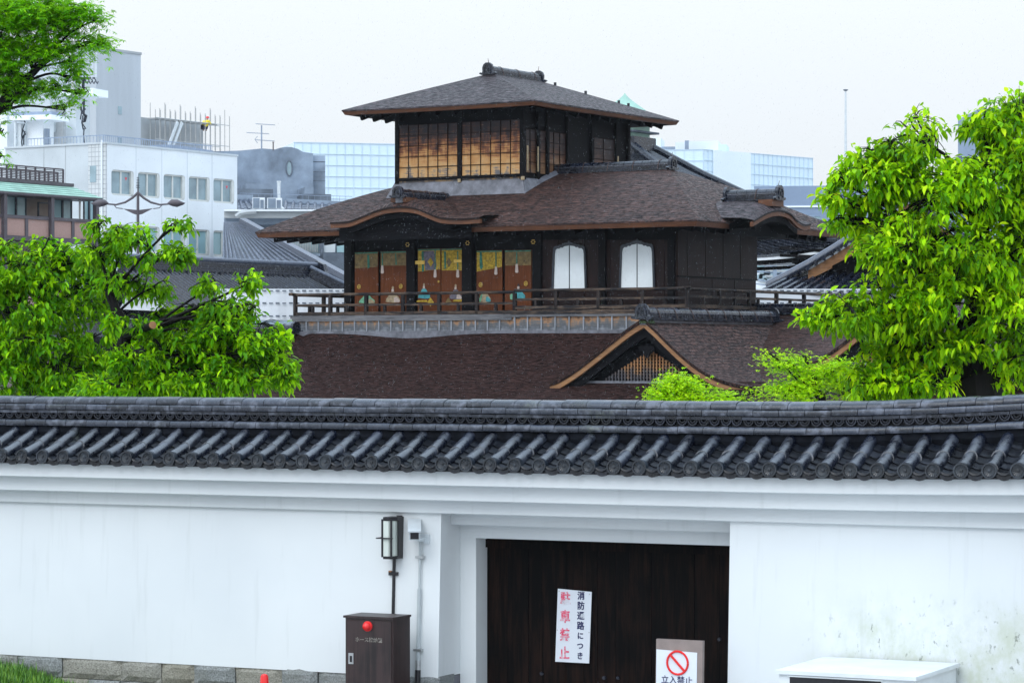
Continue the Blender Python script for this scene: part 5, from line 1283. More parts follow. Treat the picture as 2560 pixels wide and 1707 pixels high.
# dark screen fence on the far roof
sf = thing('louvre_screen', 'blue grey slatted screen standing behind the roof railing', 'screen', FR(350, 172, TH))
S_ = FR(350, 172, TH); mb = MB(); n = 46; aL_ = S_.A(535, 0)
for i in range(n):
    a = lerp(0, aL_, i/n); dip = -.35*math.sin(i/n*math.pi*1.0+2.6)*math.exp(-i/n*2)*2.2
    mb.box(a, a+aL_/n*.62, 0, .05, S_.Z(395, 0, 0), S_.Z(350, 0, 0)-.25+dip*.6)
mb.build('slats', M['blue_steel'], sf); MB().box(0, aL_, .08, .14, S_.Z(395,0,0), S_.Z(358, 0, 0)-.4).build('screen_rail', M['blue_steel'], sf)
# ---- scaffolded building
B_ = FR(352, 240, TH)
sc_ = thing('scaffolded_building', 'pale building under scaffolding between the stair tower and the sky', 'building', B_)
zb_ = B_.Z(293, 0, 0); la = B_.A(508, 0)
MB().box(-6, la, .0, 12, 0, zb_).build('wall', M['concrete_l'], sc_)
MB().box(-1, B_.A(372, 0), 6, 12, zb_, zb_+2.2).build('roof_house', M['concrete_l'], sc_)
scf = MB(); laf = B_.A(537, 0)
for i in range(15):
    a = lerp(.5, laf, i/14)
    for yy in (-.6, -1.6): scf.tube([(a, yy, 5), (a, yy, zb_ + (.7 if (i*7+int(yy)) % 3 else 1.2))], .035, 5)
for z in [zb_-.1, zb_-1.9, zb_-3.1, zb_-4.3]:
    for yy in (-.6, -1.6): scf.tube([(0, yy, z), (laf, yy, z)], .035, 5)
scf.box(0, la, -1.5, -.7, zb_-.2, zb_-.1).build('scaffold_pipes', M['steel'], sc_)
st_ = MB(); a0_, a1_ = B_.A(425, -1.7), B_.A(454, -1.7)
st_.beam((a0_, -1.75, B_.Z(346, 0, 0)-1.2), (a1_, -1.75, zb_-.3), .12, .25); st_.beam((a0_-.6, -1.75, B_.Z(346, 0, 0)-1.2), (a1_-.6, -1.75, zb_-.3), .12, .25); st_.build('scaffold_stair', M['white_metal'], sc_)
wk = thing('worker', 'person in yellow rain jacket and red helmet crouching on the scaffolding', 'person', B_, 0)
# small figure, crouching
wa = B_.A(509, -1.2); wz = B_.Z(327, wa, -1.2); wk.location = (*B_.xy(wa, -1.2), wz)
M['yellow_coat'] = simple('yellow_rain_jacket', (.80,.62,.02), .5, .1, 3); M['dark_cloth'] = simple('dark_trousers', (.03,.03,.06), .8, .1, 3); M['skin'] = simple('skin', (.45,.28,.20), .6, .05, 4)
def skinned(name, verts, edges, rad, mat, parent, sub_=2):
    me = bpy.data.meshes.new(name); me.from_pydata(verts, edges, []); o_ = bpy.data.objects.new(name, me); COL.objects.link(o_); o_.parent = parent
    md = o_.modifiers.new('Skin', 'SKIN'); o_.modifiers.new('Sub', 'SUBSURF').render_levels = sub_
    for v_, r_q in zip(me.skin_vertices[0].data, rad): v_.radius = (r_q, r_q)
    me.skin_vertices[0].data[0].use_root = True; o_.data.materials.append(mat); return o_
bv_ = [(0,0,.30),(.12,-.05,.52),(.28,-.1,.78),(.33,-.12,.92),(.36,-.13,1.02),(.36,-.13,1.12),(-.02,.12,.28),(.30,.1,.40),(.10,.12,.06),(-.02,-.12,.28),(.32,-.18,.42),(.12,-.16,.05),(.26,.12,.80),(.42,.22,.60),(.62,.16,.55),(.26,-.32,.80),(.44,-.36,.60),(.64,-.28,.58),(.22,.12,.02),(.24,-.16,.01)]
ed_ = [(0,1),(1,2),(2,3),(3,4),(4,5),(0,6),(6,7),(7,8),(8,18),(0,9),(9,10),(10,11),(11,19),(2,12),(12,13),(13,14),(2,15),(15,16),(16,17)]
rd_ = [.17,.19,.20,.07,.10,.09,.11,.10,.07,.11,.10,.07,.09,.07,.05,.09,.07,.05,.05,.05]
skinned('body', bv_, ed_, rd_, M['skin'], wk)
skinned('jacket', [(0,0,.24),(.12,-.05,.52),(.28,-.1,.80),(.26,.12,.80),(.44,.22,.60),(.56,.18,.56),(.26,-.32,.80),(.46,-.36,.60),(.58,-.30,.58)], [(0,1),(1,2),(2,3),(3,4),(4,5),(2,6),(6,7),(7,8)], [.27,.27,.25,.14,.11,.09,.14,.11,.09], M['yellow_coat'], wk)
skinned('trousers', [(0,0,.26),(-.02,.12,.28),(.30,.1,.40),(.10,.12,.08),(-.02,-.12,.28),(.32,-.18,.42),(.12,-.16,.08)], [(0,1),(1,2),(2,3),(0,4),(4,5),(5,6)], [.19,.14,.13,.10,.14,.13,.10], M['dark_cloth'], wk)
MB().lathe((.37,-.13,1.08), [(.17,0),(.15,.02),(.14,.08),(.09,.15),(.01,.17)], 12).build('helmet', M['red_plastic'], wk, smooth=True)
# ---- roof-top plant and antennas at the far left
K = FR(30, 160, 20)
pl = thing('rooftop_plant', 'pale rooftop stair house with brackets and pipes at the left edge', 'building', K)
def kb(px0, px1, py0, py1, b0=0, b1=2, mat='panel_grey', nm='plant_wall'):
    a0, a1 = K.A(px0, b0), K.A(px1, b0); return MB().box(a0, a1, b0, b1, K.Z(py1, (a0+a1)/2, b0), K.Z(py0, (a0+a1)/2, b0)).build(nm, M[mat], pl)
kb(-60, 18, 262, 900, .5, 4, 'panel_white'); kb(40, 125, 140, 330, 2.5, 5, 'panel_grey'); kb(125, 158, 262, 365, 3.2, 5, 'concrete_l'); kb(150, 232, 222, 240, 1.2, 3.0, 'panel_white', 'beam_box')
kb(165, 190, 240, 370, 1.8, 2.6, 'panel_grey', 'duct'); kb(24, 128, 288, 300, -.6, 1.4, 'panel_white', 'bracket_beam'); kb(30, 128, 280, 288, -.2, 1.0, 'blue_steel', 'bracket_beam')
kb(68, 108, 300, 365, .1, 1.3, 'panel_white', 'tank'); kb(110, 120, 322, 362, .0, .2, 'concrete', 'plant_door'); kb(42, 52, 308, 366, -.3, .0, 'white_metal', 'antenna_panel'); kb(35, 39, 292, 368, -.5, -.4, 'white_metal', 'antenna_post')
kb(88, 98, 196, 210, 2.3, 2.5, 'concrete_d', 'junction_box')
rg = random.Random(12)
for i in range(12):
    px = rg.choice((45, 56, 60, 64, 96, 200, 206, 212)) + rg.uniform(-3, 3); py = rg.uniform(245, 340); a = K.A(px, -.1); z = K.Z(py, a, -.1); l = rg.uniform(.4, 1.0)
    MB().tube([(a, -.1, z), (a+rg.uniform(-.2,.2), -.25, z-l*.5), (a+rg.uniform(-.1,.1), -.1, z-l)], .035, 5).build('cable', M['blue_black'], pl)
an = thing('mobile_antenna', 'cluster of white rod antennas and radio boxes on the roof below the tower', 'antenna', FR(205, 165, 20)); KA = FR(205, 165, 20)
def pa(px, py, b=0): a = KA.A(px, b); return (a, b, KA.Z(py, a, b))
for px, y0_ in ((207, 122), (230.5, 124), (240.5, 124)): MB().tube([pa(px, y0_), pa(px, 198)], .055, 6).build('rod_antenna', M['white_metal'], an)
MB().beam(pa(190, 196), pa(242, 196), .08, .08).build('cross_arm', M['blue_black'], an)
for q in range(6):
    x = 195+q*8.5; MB().tube([pa(x, 197), pa(x+3, 206), pa(x+6, 210), pa(x+8, 204)], .035, 5).build('cable_loop', M['blue_black'], an)
MB().tube([pa(208, 196), pa(208, 240), pa(209, 250), pa(208, 285), pa(215, 290), pa(212, 302), pa(200, 305)], .10, 6).build('cable_bundle', M['blue_black'], an)
for x0_, x1_, y0_, y1_, mm in ((187, 202, 278, 292, 'panel_grey'), (185, 204, 304, 317, 'win_frame'), (190, 205, 245, 268, 'panel_white'), (182, 214, 238, 243, 'blue_steel'), (182, 208, 271, 276, 'blue_black')):
    MB().box(pa(x0_,0)[0], pa(x1_,0)[0], -.3, .3, pa(x0_, y1_)[2], pa(x0_, y0_)[2]).build('radio_box', M[mm], an)
MB().box(pa(178,0)[0], pa(200,0)[0], .5, 1.2, pa(180, 372)[2], pa(180, 238)[2]).build('support_post', M['panel_grey'], an)
# ---- brown apartment house with green roof
A_ = FR(257, 128.9, TH)     # right end of the eaves
ap = thing('apartment_house', 'brown and pink apartment house with green metal roof at the left edge', 'building', A_)
ae = A_.A(-120, 0); ze_ = A_.Z(495, 0, 0)
zrt = A_.Z(469, A_.A(222, .9), .9)
rf = MB(); n = 5
for k in range(n):
    t0, t1 = k/n, (k+1)/n
    def R_(t, a): return (a, .95*t, lerp(ze_, zrt, t))
    a_r0, a_r1 = -t0*.95, -t1*.95
    rf.raw([(ae, .95*t0, lerp(ze_, zrt, t0)), (a_r0, .95*t0, lerp(ze_, zrt, t0)), (a_r1, .95*t1, lerp(ze_, zrt, t1)-.03), (ae, .95*t1, lerp(ze_, zrt, t1)-.03), (ae, .95*t0, lerp(ze_, zrt, t0)-.05), (a_r0, .95*t0, lerp(ze_, zrt, t0)-.05)], [(0,1,2,3),(0,4,5,1)])
    rf.raw([(a_r0, .95*t0, lerp(ze_, zrt, t0)), (a_r0, 6, lerp(ze_, zrt, t0)), (a_r1, 6, lerp(ze_, zrt, t1)-.03), (a_r1, .95*t1, lerp(ze_, zrt, t1)-.03)], [(0,1,2,3)])
rf.build('green_roof', M['copper'], ap, fix=False)
MB().box(ae, -.02, -.02, .03, ze_-.12, ze_-.02).build('gutter', M['brown_steel'], ap); MB().box(ae, -.9, .9, 1.15, zrt-.02, zrt+.12).build('roof_curb', M['brown_steel'], ap)
MB().box(ae, -1.0, 1.3, 6, 0, zrt-.1).build('rear_wall', M['mortar_beige'], ap)
MB().box(ae, -.05, .1, 1.3, ze_-.14, ze_-.06).build('eave_soffit', M['brown_steel'], ap)
def az(py, a=-3, b=.35): return A_.Z(py, a, b)
zr1, zr0 = A_.Z(551, A_.A(230, .3), .3), A_.Z(607, A_.A(230, .3), .3)
for k, dz in ((0, 0), (1, -3.05)):
    MB().box(ae, -.35, .22, .32, zr0+dz+.14, zr1+dz-.12).build('balcony_panel', M['pink_panel'], ap)
    MB().box(ae, -.3, .16, .34, zr1+dz-.12, zr1+dz+.02).build('balcony_rail', M['brown_steel'], ap); MB().box(ae, -.3, .12, 1.3, zr0+dz-.06, zr0+dz+.13).build('balcony_slab', M['brown_steel'], ap)
for px in (8, 126, 238): a = A_.A(px, .2); MB().box(a-.10, a+.10, .05, .25, 0, ze_-.1).build('balcony_post', M['brown_steel'], ap)
for px in (-60, 66, 182): a = A_.A(px, .2); [MB().box(a-.09, a+.09, .17, .21, zr0+dz, zr1+dz).build('panel_post', M['brown_steel'], ap) for dz in (0, -3.05)]
for dz in (0, -3.05):
    for px0, px1 in ((12, 62), (130, 176), (208, 232), (-60, -20)):
        a0, a1 = A_.A(px0, 1.28), A_.A(px1, 1.28); z0, z1 = zr1-.25+dz, zr1+1.02+dz
        wv = MB().box(a0, a1, 1.24, 1.28, z0, z1).build('window_pane', M['win_blue'], ap)
        MB().box(a0-.04, a0+.02, 1.2, 1.26, z0, z1).box(a1-.02, a1+.04, 1.2, 1.26, z0, z1).box((a0+a1)/2-.05, (a0+a1)/2+.05, 1.18, 1.25, z0, z1).box(a0, a1, 1.2, 1.26, z1-.03, z1+.04).build('window_frame', M['blue_black'], wv)
MB().box(A_.A(94, .6), A_.A(96, .6), .55, .62, zr1, zr1+.68).box(A_.A(94, .6), A_.A(118, .6), .55, .6, zr1+.62, zr1+.68).box(A_.A(94, .6), A_.A(118, .6), .55, .6, zr1+.03, zr1+.08).build('divider_frame', M['blue_black'], ap)
MB().tube([(A_.A(204, .4), .5, zr1), (A_.A(204, .4), .5, ze_-.1)], .05, 6).build('drain_pipe', M['win_frame'], ap)
rr_ = thing('terrace_railing', 'rusty brown horizontal bar railing on the roof terrace of the apartment house', 'railing', A_, 0)
for bq_, px1, py_t, nb_ in ((1.3, 158, 420, 8), (2.2, 144, 426, 7)):
    a1 = A_.A(px1, bq_); zb_ = zrt+.1; zt_ = A_.Z(py_t + (4 if bq_ < 2 else 6), a1, bq_); mb = MB()
    for i in range(nb_+1): z = lerp(zb_+.08, zt_, i/nb_); mb.beam((ae, bq_, z), (a1, bq_, z), .03, .03 if i < nb_ else .06)
    x = a1
    while x > ae: mb.box(x-.035, x+.035, bq_-.03, bq_+.03, zb_-.1, zt_); x -= .62
    mb.build('bar_railing', M['brown_steel'] , rr_)
# ---- street lamp with two curved arms
Yl_ = 108.0
LP = FR(345, Yl_, 0)
lp = thing('street_lamp', 'brown double armed street lamp with swooping arms in front of the white office block', 'street lamp', LP)
def lq(px, py, b=0): return (LP.A(px, b), b, LP.Z(py, 0, b))
z1_ = lq(345, 485)[2]
MB().tube([(0,0,0), (0,0,z1_)], [.075,.05], 10).build('pole', M['brown_steel'], lp, smooth=True)
MB().tube([(0,0,z1_), (0,0,lq(345, 440)[2])], [.035, .006], 8).build('finial', M['brown_steel'], lp)
fn = MB()
for i in range(7): z = lerp(lq(0, 470)[2], lq(0, 446)[2], i/6); fn.tube([(0,0,z), (0,0,z+.02)], .075-.004*i, 8)
fn.build('finial_rings', M['blue_black'], lp)
for sg_ in (-1, 1):
    arm = [(0, 482), (14, 495), (32, 506), (55, 512), (78, 510)]
    MB().tube([lq(345+sg_*x, y) for x, y in arm], [.05,.045,.04,.035,.03], 8).build('arm', M['brown_steel'], lp, smooth=True)
    hp_ = MB(); pts = [(74, 509, .03), (84, 507, .13), (98, 508.5, .15), (112, 509, .06), (118, 508, .01)]
    hp_.tube([lq(345+sg_*x, y) for x, y, r in pts], [r for x, y, r in pts], 10); hp_.build('lamp_head', M['brown_steel'], lp, smooth=True)
    MB().tube([lq(345+sg_*59, 513), lq(345+sg_*54, 520), lq(345+sg_*38, 522)], .018, 5).build('brace_bar', M['brown_steel'], lp)
MB().prism([(lq(307, 0)[0], lq(0, 522)[2]), (lq(340, 0)[0], lq(0, 525)[2]), (lq(350, 0)[0], lq(0, 525)[2]), (lq(383, 0)[0], lq(0, 521)[2]), (lq(356, 0)[0], lq(0, 535)[2]), (0, lq(0, 538)[2]), (lq(334, 0)[0], lq(0, 535)[2])], lambda x, y, d: (x, d, y), -.03, .03).build('brace_plate', M['brown_steel'], lp)
# ---- grey concrete building with oval window
C_ = FR(783, 190, -14)
cb_ = thing('concrete_building', 'stained grey concrete building with rounded parapet and oval window', 'building', C_)
la = C_.A(540, 0); mb = MB()
tp = [(530, 379), (600, 377), (655, 371.5), (688, 374), (700, 370), (715, 367.5), (730, 368.5), (745, 373), (757, 380), (783, 384)]
pl_ = [(C_.A(x, 0), C_.Z(y, C_.A(x, 0), 0)) for x, y in tp]
mb.prism([(pl_[0][0], 0)] + pl_ + [(0, 0)], lambda x, y, d: (x, d, y), 0, 10).build('wall', M['concrete'], cb_)
MB().box(.0, C_.A(815, 0), .0+.3, 10, 0, C_.Z(388, 0, 0)).build('side_wing', M['concrete_l'] if False else M['concrete'], cb_)
sj = MB()
for py in (405, 430, 452): z = C_.Z(py, .5, .3); sj.box(.02, C_.A(815, 0), .285, .299, z-.03, z+.03)
sj.build('wing_joint', M['concrete_d'], cb_)
ov = [(C_.A(723, 0) + .52*math.cos(t_*math.pi/10)*1.0, C_.Z(421, C_.A(723, 0), 0) + .50*math.sin(t_*math.pi/10)*1.75*.55*1.0) for t_ in range(20)]
ovs = (C_.A(730, 0)-C_.A(716, 0))/2; ovh = (C_.Z(403, 0, 0)-C_.Z(439, 0, 0))/2; oc = C_.A(723, 0); oz = C_.Z(421, oc, 0)
ow = MB().prism([(oc+ovs*math.cos(q*math.pi/12), oz+ovh*math.sin(q*math.pi/12)) for q in range(24)], lambda x, y, d: (x, d, y), -.02, .05).build('oval_window', M['win_dark'], cb_)
MB().tube([(oc+ovs*1.05*math.cos(q*math.pi/12), -.03, oz+ovh*1.05*math.sin(q*math.pi/12)) for q in range(25)], .05, 5, cap=False).build('window_rim', M['concrete_d'], ow)
for x0_, x1_, y0_, y1_, b_, mm in ((590, 683, 472, 640, -3, 'concrete_d'), (617, 683, 459, 473, -2.8, 'concrete'), (762, 828, 483, 560, -3, 'concrete_d'), (762, 784, 466, 484, -2.8, 'concrete'), (520, 600, 478, 640, -3.2, 'concrete_d')):
    MB().box(C_.A(x0_, b_), C_.A(x1_, b_), b_, 0-.01, C_.Z(y1_, -5, b_), C_.Z(y0_, -5, b_)).build('annex', M[mm], cb_)
ch = thing('white_chimney', 'thin white square flue standing before the grey concrete building', 'chimney', FR(697, 180, 0)); CH = FR(697, 180, 0)
MB().box(-.1, .09, 0, .2, 8, CH.Z(456, 0, 0)).box(-.13, .12, -.02, .22, CH.Z(456, 0, 0), CH.Z(455, 0, 0)+.06).build('flue', M['white_metal'], ch)
# TV antenna
AN = FR(655, 186, 0); ta = thing('tv_antenna', 'rooftop television aerial with three tiers on the grey concrete building', 'antenna', AN)
def tq(px, py, b=0): return (AN.A(px, b), b, AN.Z(py, 0, b))
MB().tube([tq(654, 378), tq(654, 314)], .045, 6).build('mast', M['blue_steel'], ta)
for y, x0_, x1_ in ((310, 640, 687), (332, 617, 672), (350, 638, 686)):
    m_ = MB(); m_.tube([tq(x0_, y), tq(x1_, y+3)], .022, 5)
    for i in range(9): x = lerp(x0_, x1_, i/8); p_ = Vector(tq(x, y+3*i/8)); m_.tube([p_-Vector((0,.35,0)), p_+Vector((0,.35,0))], .014, 4)
    m_.build('yagi_boom', M['blue_steel'], ta)
MB().tube([tq(644, 341), tq(637, 349), tq(644, 358)], .02, 4).build('reflector', M['blue_steel'], ta)
ta2 = thing('roof_post', 'short dark post on the parapet right of the television aerial', 'post', FR(683, 189, 0)); QP = FR(683, 189, 0)
MB().tube([(0,0,QP.Z(377,0,0)), (0,0,QP.Z(356,0,0))], .04, 6).tube([(0,0,QP.Z(357,0,0)), (0,0,QP.Z(355,0,0))], .06, 6).build('post_shaft', M['brown_steel'], ta2)
# ---- tiled houses behind
def tile_slope(root, name, p00, p10, p01, p11, sp=.30, mat='kawara_far', nseg=5, rr=.07, sag=0.0, pw=1.0, lift=0.0):
    """rows of cover tiles on the slope p00(eave left) p10(eave right) p01(ridge left) p11(ridge right)"""
    p00, p10, p01, p11 = map(Vector, (p00, p10, p01, p11)); n = max(3, int(max((p10-p00).length, (p11-p01).length)/sp)); mb = MB()
    nrm = (p10-p00).cross(p01-p00).normalized()
    if nrm.z < 0: nrm = -nrm
    for i in range(n):
        a0, a1 = p00.lerp(p10, i/n), p01.lerp(p11, i/n); b0, b1 = p00.lerp(p10, (i+1)/n), p01.lerp(p11, (i+1)/n)
        for k in range(nseg):
            t0, t1 = k/nseg, (k+1)/nseg
            def q(a, b, t, w): sI = (i if a is a0 else i+1)/n; p = a.lerp(b, t); p = p + Vector((0,0,lift*abs(2*sI-1)**4*(1-t)**2 - sag*4*t*(1-t) + (t**pw-t)*(b.z-a.z))); return p
            c0, c1 = q(a0, a1, t0, 0), q(a0, a1, t1, 0); d0, d1 = q(b0, b1, t0, 0), q(b0, b1, t1, 0)
            mb.raw([c0, d0, d1 - nrm*.02, c1 - nrm*.02], [(0,1,2,3)])
            # half-round cover
            e = (d0-c0); e = e.normalized() if e.length > 1e-6 else Vector((1,0,0)); w0 = min(rr, (d0-c0).length*.4); w1 = min(rr, (d1-c1).length*.4)
            vs = []
            for c, w_, off in ((c0, w0, 1.05), (c1, w1, .98)):
                for j in range(5): an_ = math.pi*j/4; vs.append(c + e*(w_*math.cos(an_)) + nrm*(w_*math.sin(an_)*off*1.1))
            mb.raw(vs, [(j, j+1, 6+j, 5+j) for j in range(4)] + [(0,1,2,3,4)])
    return mb.build(name, M[mat], root, smooth=True, fix=False)
# near tiled hall at left: ridge running away to the right, slope facing right
H1 = FR(480, 103, 31.8)
h1 = thing('tiled_hall', 'dark grey tiled hall with thick ornate ridge left of the pavilion', 'building', H1)
zr_ = H1.Z(690, 0, 3); b0_, b1_ = H1.B(330, 0), H1.B(795, 0)
wd_ = 4.2; dz_ = 2.35
for n_, (e0, e1, r0, r1) in {'main_slope': ((wd_, b0_-.5, zr_-dz_), (wd_, b1_+2.9, zr_-dz_), (.15, b0_-.5, zr_), (.15, b1_, zr_)), }.items():
    tile_slope(h1, 'tile_roof', e0, e1, r0, r1, .30, 'kawara', 9, .065, .10)
tile_slope(h1, 'rear_tile_roof', (-wd_, b0_-.5, zr_-dz_), (-wd_, b1_+2.9, zr_-dz_), (-.15, b0_-.5, zr_), (-.15, b1_, zr_), .45, 'kawara', 3, .08)
mb = MB(); zz_ = H1.Z(655, 0, 3)
for k in range(6): w_ = .17-.01*k; mb.box(-w_, w_, b0_-.6, b1_-.1, zr_-.05+k*(zz_-zr_)/6, zr_-.05+(k+.72)*(zz_-zr_)/6)
mb.box(-.10, .10, b0_-.6, b1_-.1, zr_-.2, zz_-.05)
rdg = mb.build('ornate_ridge', M['kawara'], h1)
MB().tube([(0, b0_-.6, zz_+.02), (0, b1_-.05, zz_+.02)], .10, 10).build('ridge_cap', M['kawara_far'], rdg, smooth=True)
for i in range(int((b1_-b0_)/.32)): b = b0_+i*.32; MB().tube([(.20, b, zr_+.02), (.25, b, zr_+.02)], .085, 8).build('ridge_disc', M['kawara'], rdg) if H1.A(480, 0) == 0 or i < 40 else None
o_ = MB(); o_.prism([(-.35, 0), (-.5, .12), (-.38, .3), (-.3, .55), (0, .68), (.3, .55), (.38, .3), (.5, .12), (.35, 0)], lambda x, y, d: (x, d, zr_+.0+y), b1_-.1, b1_+.12).build('ridge_end_tile', M['kawara'], rdg)
# descending hip ridge
pA_, pB_ = Vector((.12, b1_-.7, zr_+.22)), Vector((wd_-.2, b1_+1.9, zr_-dz_+.32))
hp_ = MB(); hp_.beam(pA_, pB_, .26, .34); hr_ = hp_.build('hip_ridge', M['kawara'], h1); MB().tube([pA_+Vector((0,0,.2)), pB_+Vector((0,0,.2))], .09, 8).build('hip_cap', M['kawara_far'], hr_, smooth=True)
MB().prism([(-.9, zr_-dz_*.55), (0, zr_-.1), (wd_-2.4, zr_-dz_*.6)], lambda x, y, d: (x, d, y), b0_+.4, b0_+.6).build('white_gable', M['panel_white'], h1)
MB().box(-wd_+.8, wd_-.8, b0_+.6, b1_+2, 0, zr_-dz_+.1).build('hall_wall', M['dark_wood'], h1)
# big pale slope farther back
G2 = FR(595, 128, 31.8)
h2 = thing('tiled_house', 'large bluish grey tiled roof sloping behind the near tiled hall', 'building', G2)
# slope in the picture plane: apex upper left, foot lower right
def gp_(px, py, b): a = G2.A(px, b); return (a, b, G2.Z(py, a, b))
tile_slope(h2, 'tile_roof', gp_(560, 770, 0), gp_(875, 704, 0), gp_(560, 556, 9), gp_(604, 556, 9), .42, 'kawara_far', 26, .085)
MB().beam(gp_(875, 702, 0), gp_(606, 556, 9), .34, .4).build('verge_ridge', M['kawara_far'], h2)
MB().box(G2.A(540, 2), G2.A(740, 2), 2, 8, 0, gp_(700, 760, 2)[2]).build('house_wall', M['concrete_l'], h2)
# curved grey building between
Q_ = FR(595, 150, 0)
cu_ = thing('grey_curved_building', 'grey building with rounded balcony band and glazed doors behind the tiled roofs', 'building', Q_)
def qb(x0, x1, y0, y1, b, mat, nm, d=3): return MB().box(Q_.A(x0, b), Q_.A(x1, b), b, b+d, Q_.Z(y1, 0, b), Q_.Z(y0, 0, b)).build(nm, M[mat], cu_)
qb(560, 860, 527, 545, 1.5, 'concrete_l', 'balcony_band'); qb(560, 860, 524, 528, 1.2, 'panel_white', 'band_cap'); qb(560, 760, 545, 560, 2.2, 'concrete', 'under_band'); qb(560, 870, 558, 900, 4, 'concrete_d', 'wall', 4)
arc = MB(); arc.tube([(Q_.A(px, 1), 1, Q_.Z(py, 0, 1)) for px, py in ((590, 542), (600, 534), (618, 530), (640, 529))], .14, 6).build('curved_rail', M['concrete_l'], cu_)
fr2 = FR(690, 140, 0)
wl_ = thing('glazed_annex', 'low annex with blue grey glass doors and railing under the left eave', 'building', fr2)
def wq(x0, x1, y0, y1, b, mat, nm, d=.1): return MB().box(fr2.A(x0, b), fr2.A(x1, b), b, b+d, fr2.Z(y1, 0, b), fr2.Z(y0, 0, b)).build(nm, M[mat], wl_)
wq(690, 862, 560, 632, 1, 'concrete', 'annex_wall', 3); wq(700, 800, 600, 634, .9, 'win_dark', 'glass_door'); wq(775, 797, 602, 628, .85, 'win_blue', 'glass_panel'); wq(808, 838, 604, 631, .7, 'panel_grey', 'shutter'); wq(842, 862, 604, 631, .8, 'win_blue', 'glass_panel')
wq(798, 809, 560, 700, .6, 'concrete_d', 'pillar', .3); wq(740, 800, 634, 640, .5, 'concrete', 'sill'); wq(808, 866, 632, 720, .4, 'concrete_d', 'lower_wall', 3); wq(700, 810, 640, 720, 1.2, 'concrete_l', 'base_wall', 3)
mb = MB()
for i in range(22): x = 705+i*4.2; mb.box(fr2.A(x, .7)-.02, fr2.A(x, .7)+.02, .7, .74, fr2.Z(630, 0, .7), fr2.Z(604, 0, .7))
mb.build('door_bars', M['steel'], wl_)
# small tiled roofs with air conditioners
G3 = FR(595, 165, 0)
h3 = thing('tiled_bungalow', 'pale tiled roof with two ridges beside the air conditioners', 'building', G3)
def g3(px, py, b=0): return (G3.A(px, b), b, G3.Z(py, 0, b))
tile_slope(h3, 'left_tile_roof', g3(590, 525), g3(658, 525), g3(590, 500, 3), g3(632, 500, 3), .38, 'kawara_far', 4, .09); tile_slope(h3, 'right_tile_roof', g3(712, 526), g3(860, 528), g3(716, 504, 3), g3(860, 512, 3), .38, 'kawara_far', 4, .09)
MB().beam(g3(590, 496, 3), g3(632, 497, 3), .35, .42).build('ridge', M['concrete'], h3); MB().beam(g3(716, 503, 3), g3(865, 511, 3), .35, .30).build('ridge', M['concrete'], h3)
MB().box(g3(590, 0)[0], g3(860, 0)[0], .6, 4, 5, g3(0, 530)[2]).build('bungalow_wall', M['concrete_l'], h3)
MB().prism([(g3(697, 0)[0], g3(0, 523)[2]), (g3(705, 0)[0], g3(0, 516)[2]), (g3(713, 0)[0], g3(0, 523)[2])], lambda x, y, d: (x, d, y), -.2, .6).build('dormer_gable', M['panel_white'], h3)
ACG = FR(632, 164, 0)
def aircon(px0, px1, py0, py1, lab):
    fr_ = FR(px0, 163.5, 0); o_ = thing('air_conditioner', lab, 'air conditioner', fr_, fr_.Z(py1, 0, 0), group='outdoor air conditioning units on the tiled roof'); w_, h_ = fr_.A(px1, 0), fr_.Z(py0, 0, 0)-fr_.Z(py1, 0, 0)
    MB().box(0, w_, 0, .4, 0, h_).build('casing', M['panel_white'] , o_); g_ = MB(); g_.box(w_*.06, w_*.60, -.02, -.002, h_*.05, h_*.95).box(w_*.66, w_*.95, -.02, -.002, h_*.05, h_*.8).build('grille', M['concrete'], o_)
    return o_
aircon(631, 661, 494, 522, 'beige outdoor air conditioning unit nearer the white office block'); aircon(668, 704, 495, 522, 'beige outdoor air conditioning unit beside the thin white flue')
rf_ = FR(600, 170, 0); ro = thing('thin_roof_fence', 'thin dark mesh fence on the roofs left of the glass office', 'fence', rf_, rf_.Z(515, 0, 0))
fence_run(ro, (0, 0, 0), (rf_.A(880, 0), 0, -.2), .75, .35, .012, M['blue_steel'])
# ---- glass office blocks
def grid_block(name, label, fr_, a1, b1, ztop, cell_w, cell_h, mat, mull, mw=.12, skip=None, body='panel_white', z0=0):
    o_ = thing(name, label, 'building', fr_); bd_ = MB().box(0, a1, 0, b1, z0, ztop).build('glass_wall', M[mat], o_) if a1 > 0 else MB().box(a1, 0, 0, b1, z0, ztop).build('glass_wall', M[mat], o_)
    mb = MB(); n = max(1, int(abs(a1)/cell_w))
    for i in range(n+1): a = a1*i/n; mb.box(a-mw/2, a+mw/2, -.12, 0.0, z0, ztop+.1)
    nb_ = max(1, int(b1/cell_w)); sx = -.12 if a1 > 0 else 0
    z = ztop
    while z > z0+2: mb.box(min(0,a1)-.13, max(0,a1)+.13, -.14, 0.0, z-mw*.6, z+mw*.6); z -= cell_h
    mb.build('mullions', M[mull], o_); return o_
M['glass_far'] = simple('haze_pale_glass_curtain', (.66,.79,.87), .25, .04, .02, spec=.8); M['mull_far'] = simple('haze_pale_mullion', (.56,.67,.77), .5, .05, .1); M['glass_dim'] = simple('haze_pale_cladding', (.76,.82,.86), .5, .04, .05)  # far-block colours made paler to paint in the fade of distant haze
f1 = FR(1010, 470, -14)
grid_block('glass_office', 'pale blue glass office block with fine grid left of the pavilion top storey', f1, f1.A(735, 0), 30, f1.Z(361, 0, 0), 1.32, 1.80, 'glass_far', 'mull_far', .07)
f2 = FR(1758, 520, TH+12)
g2 = grid_block('glass_office', 'very pale glass office block with plain white middle right of the pavilion top storey', f2, f2.A(2031, 0), 40, f2.Z(374, 0, 0), 1.3, 1.9, 'glass_far', 'mull_far', .08)
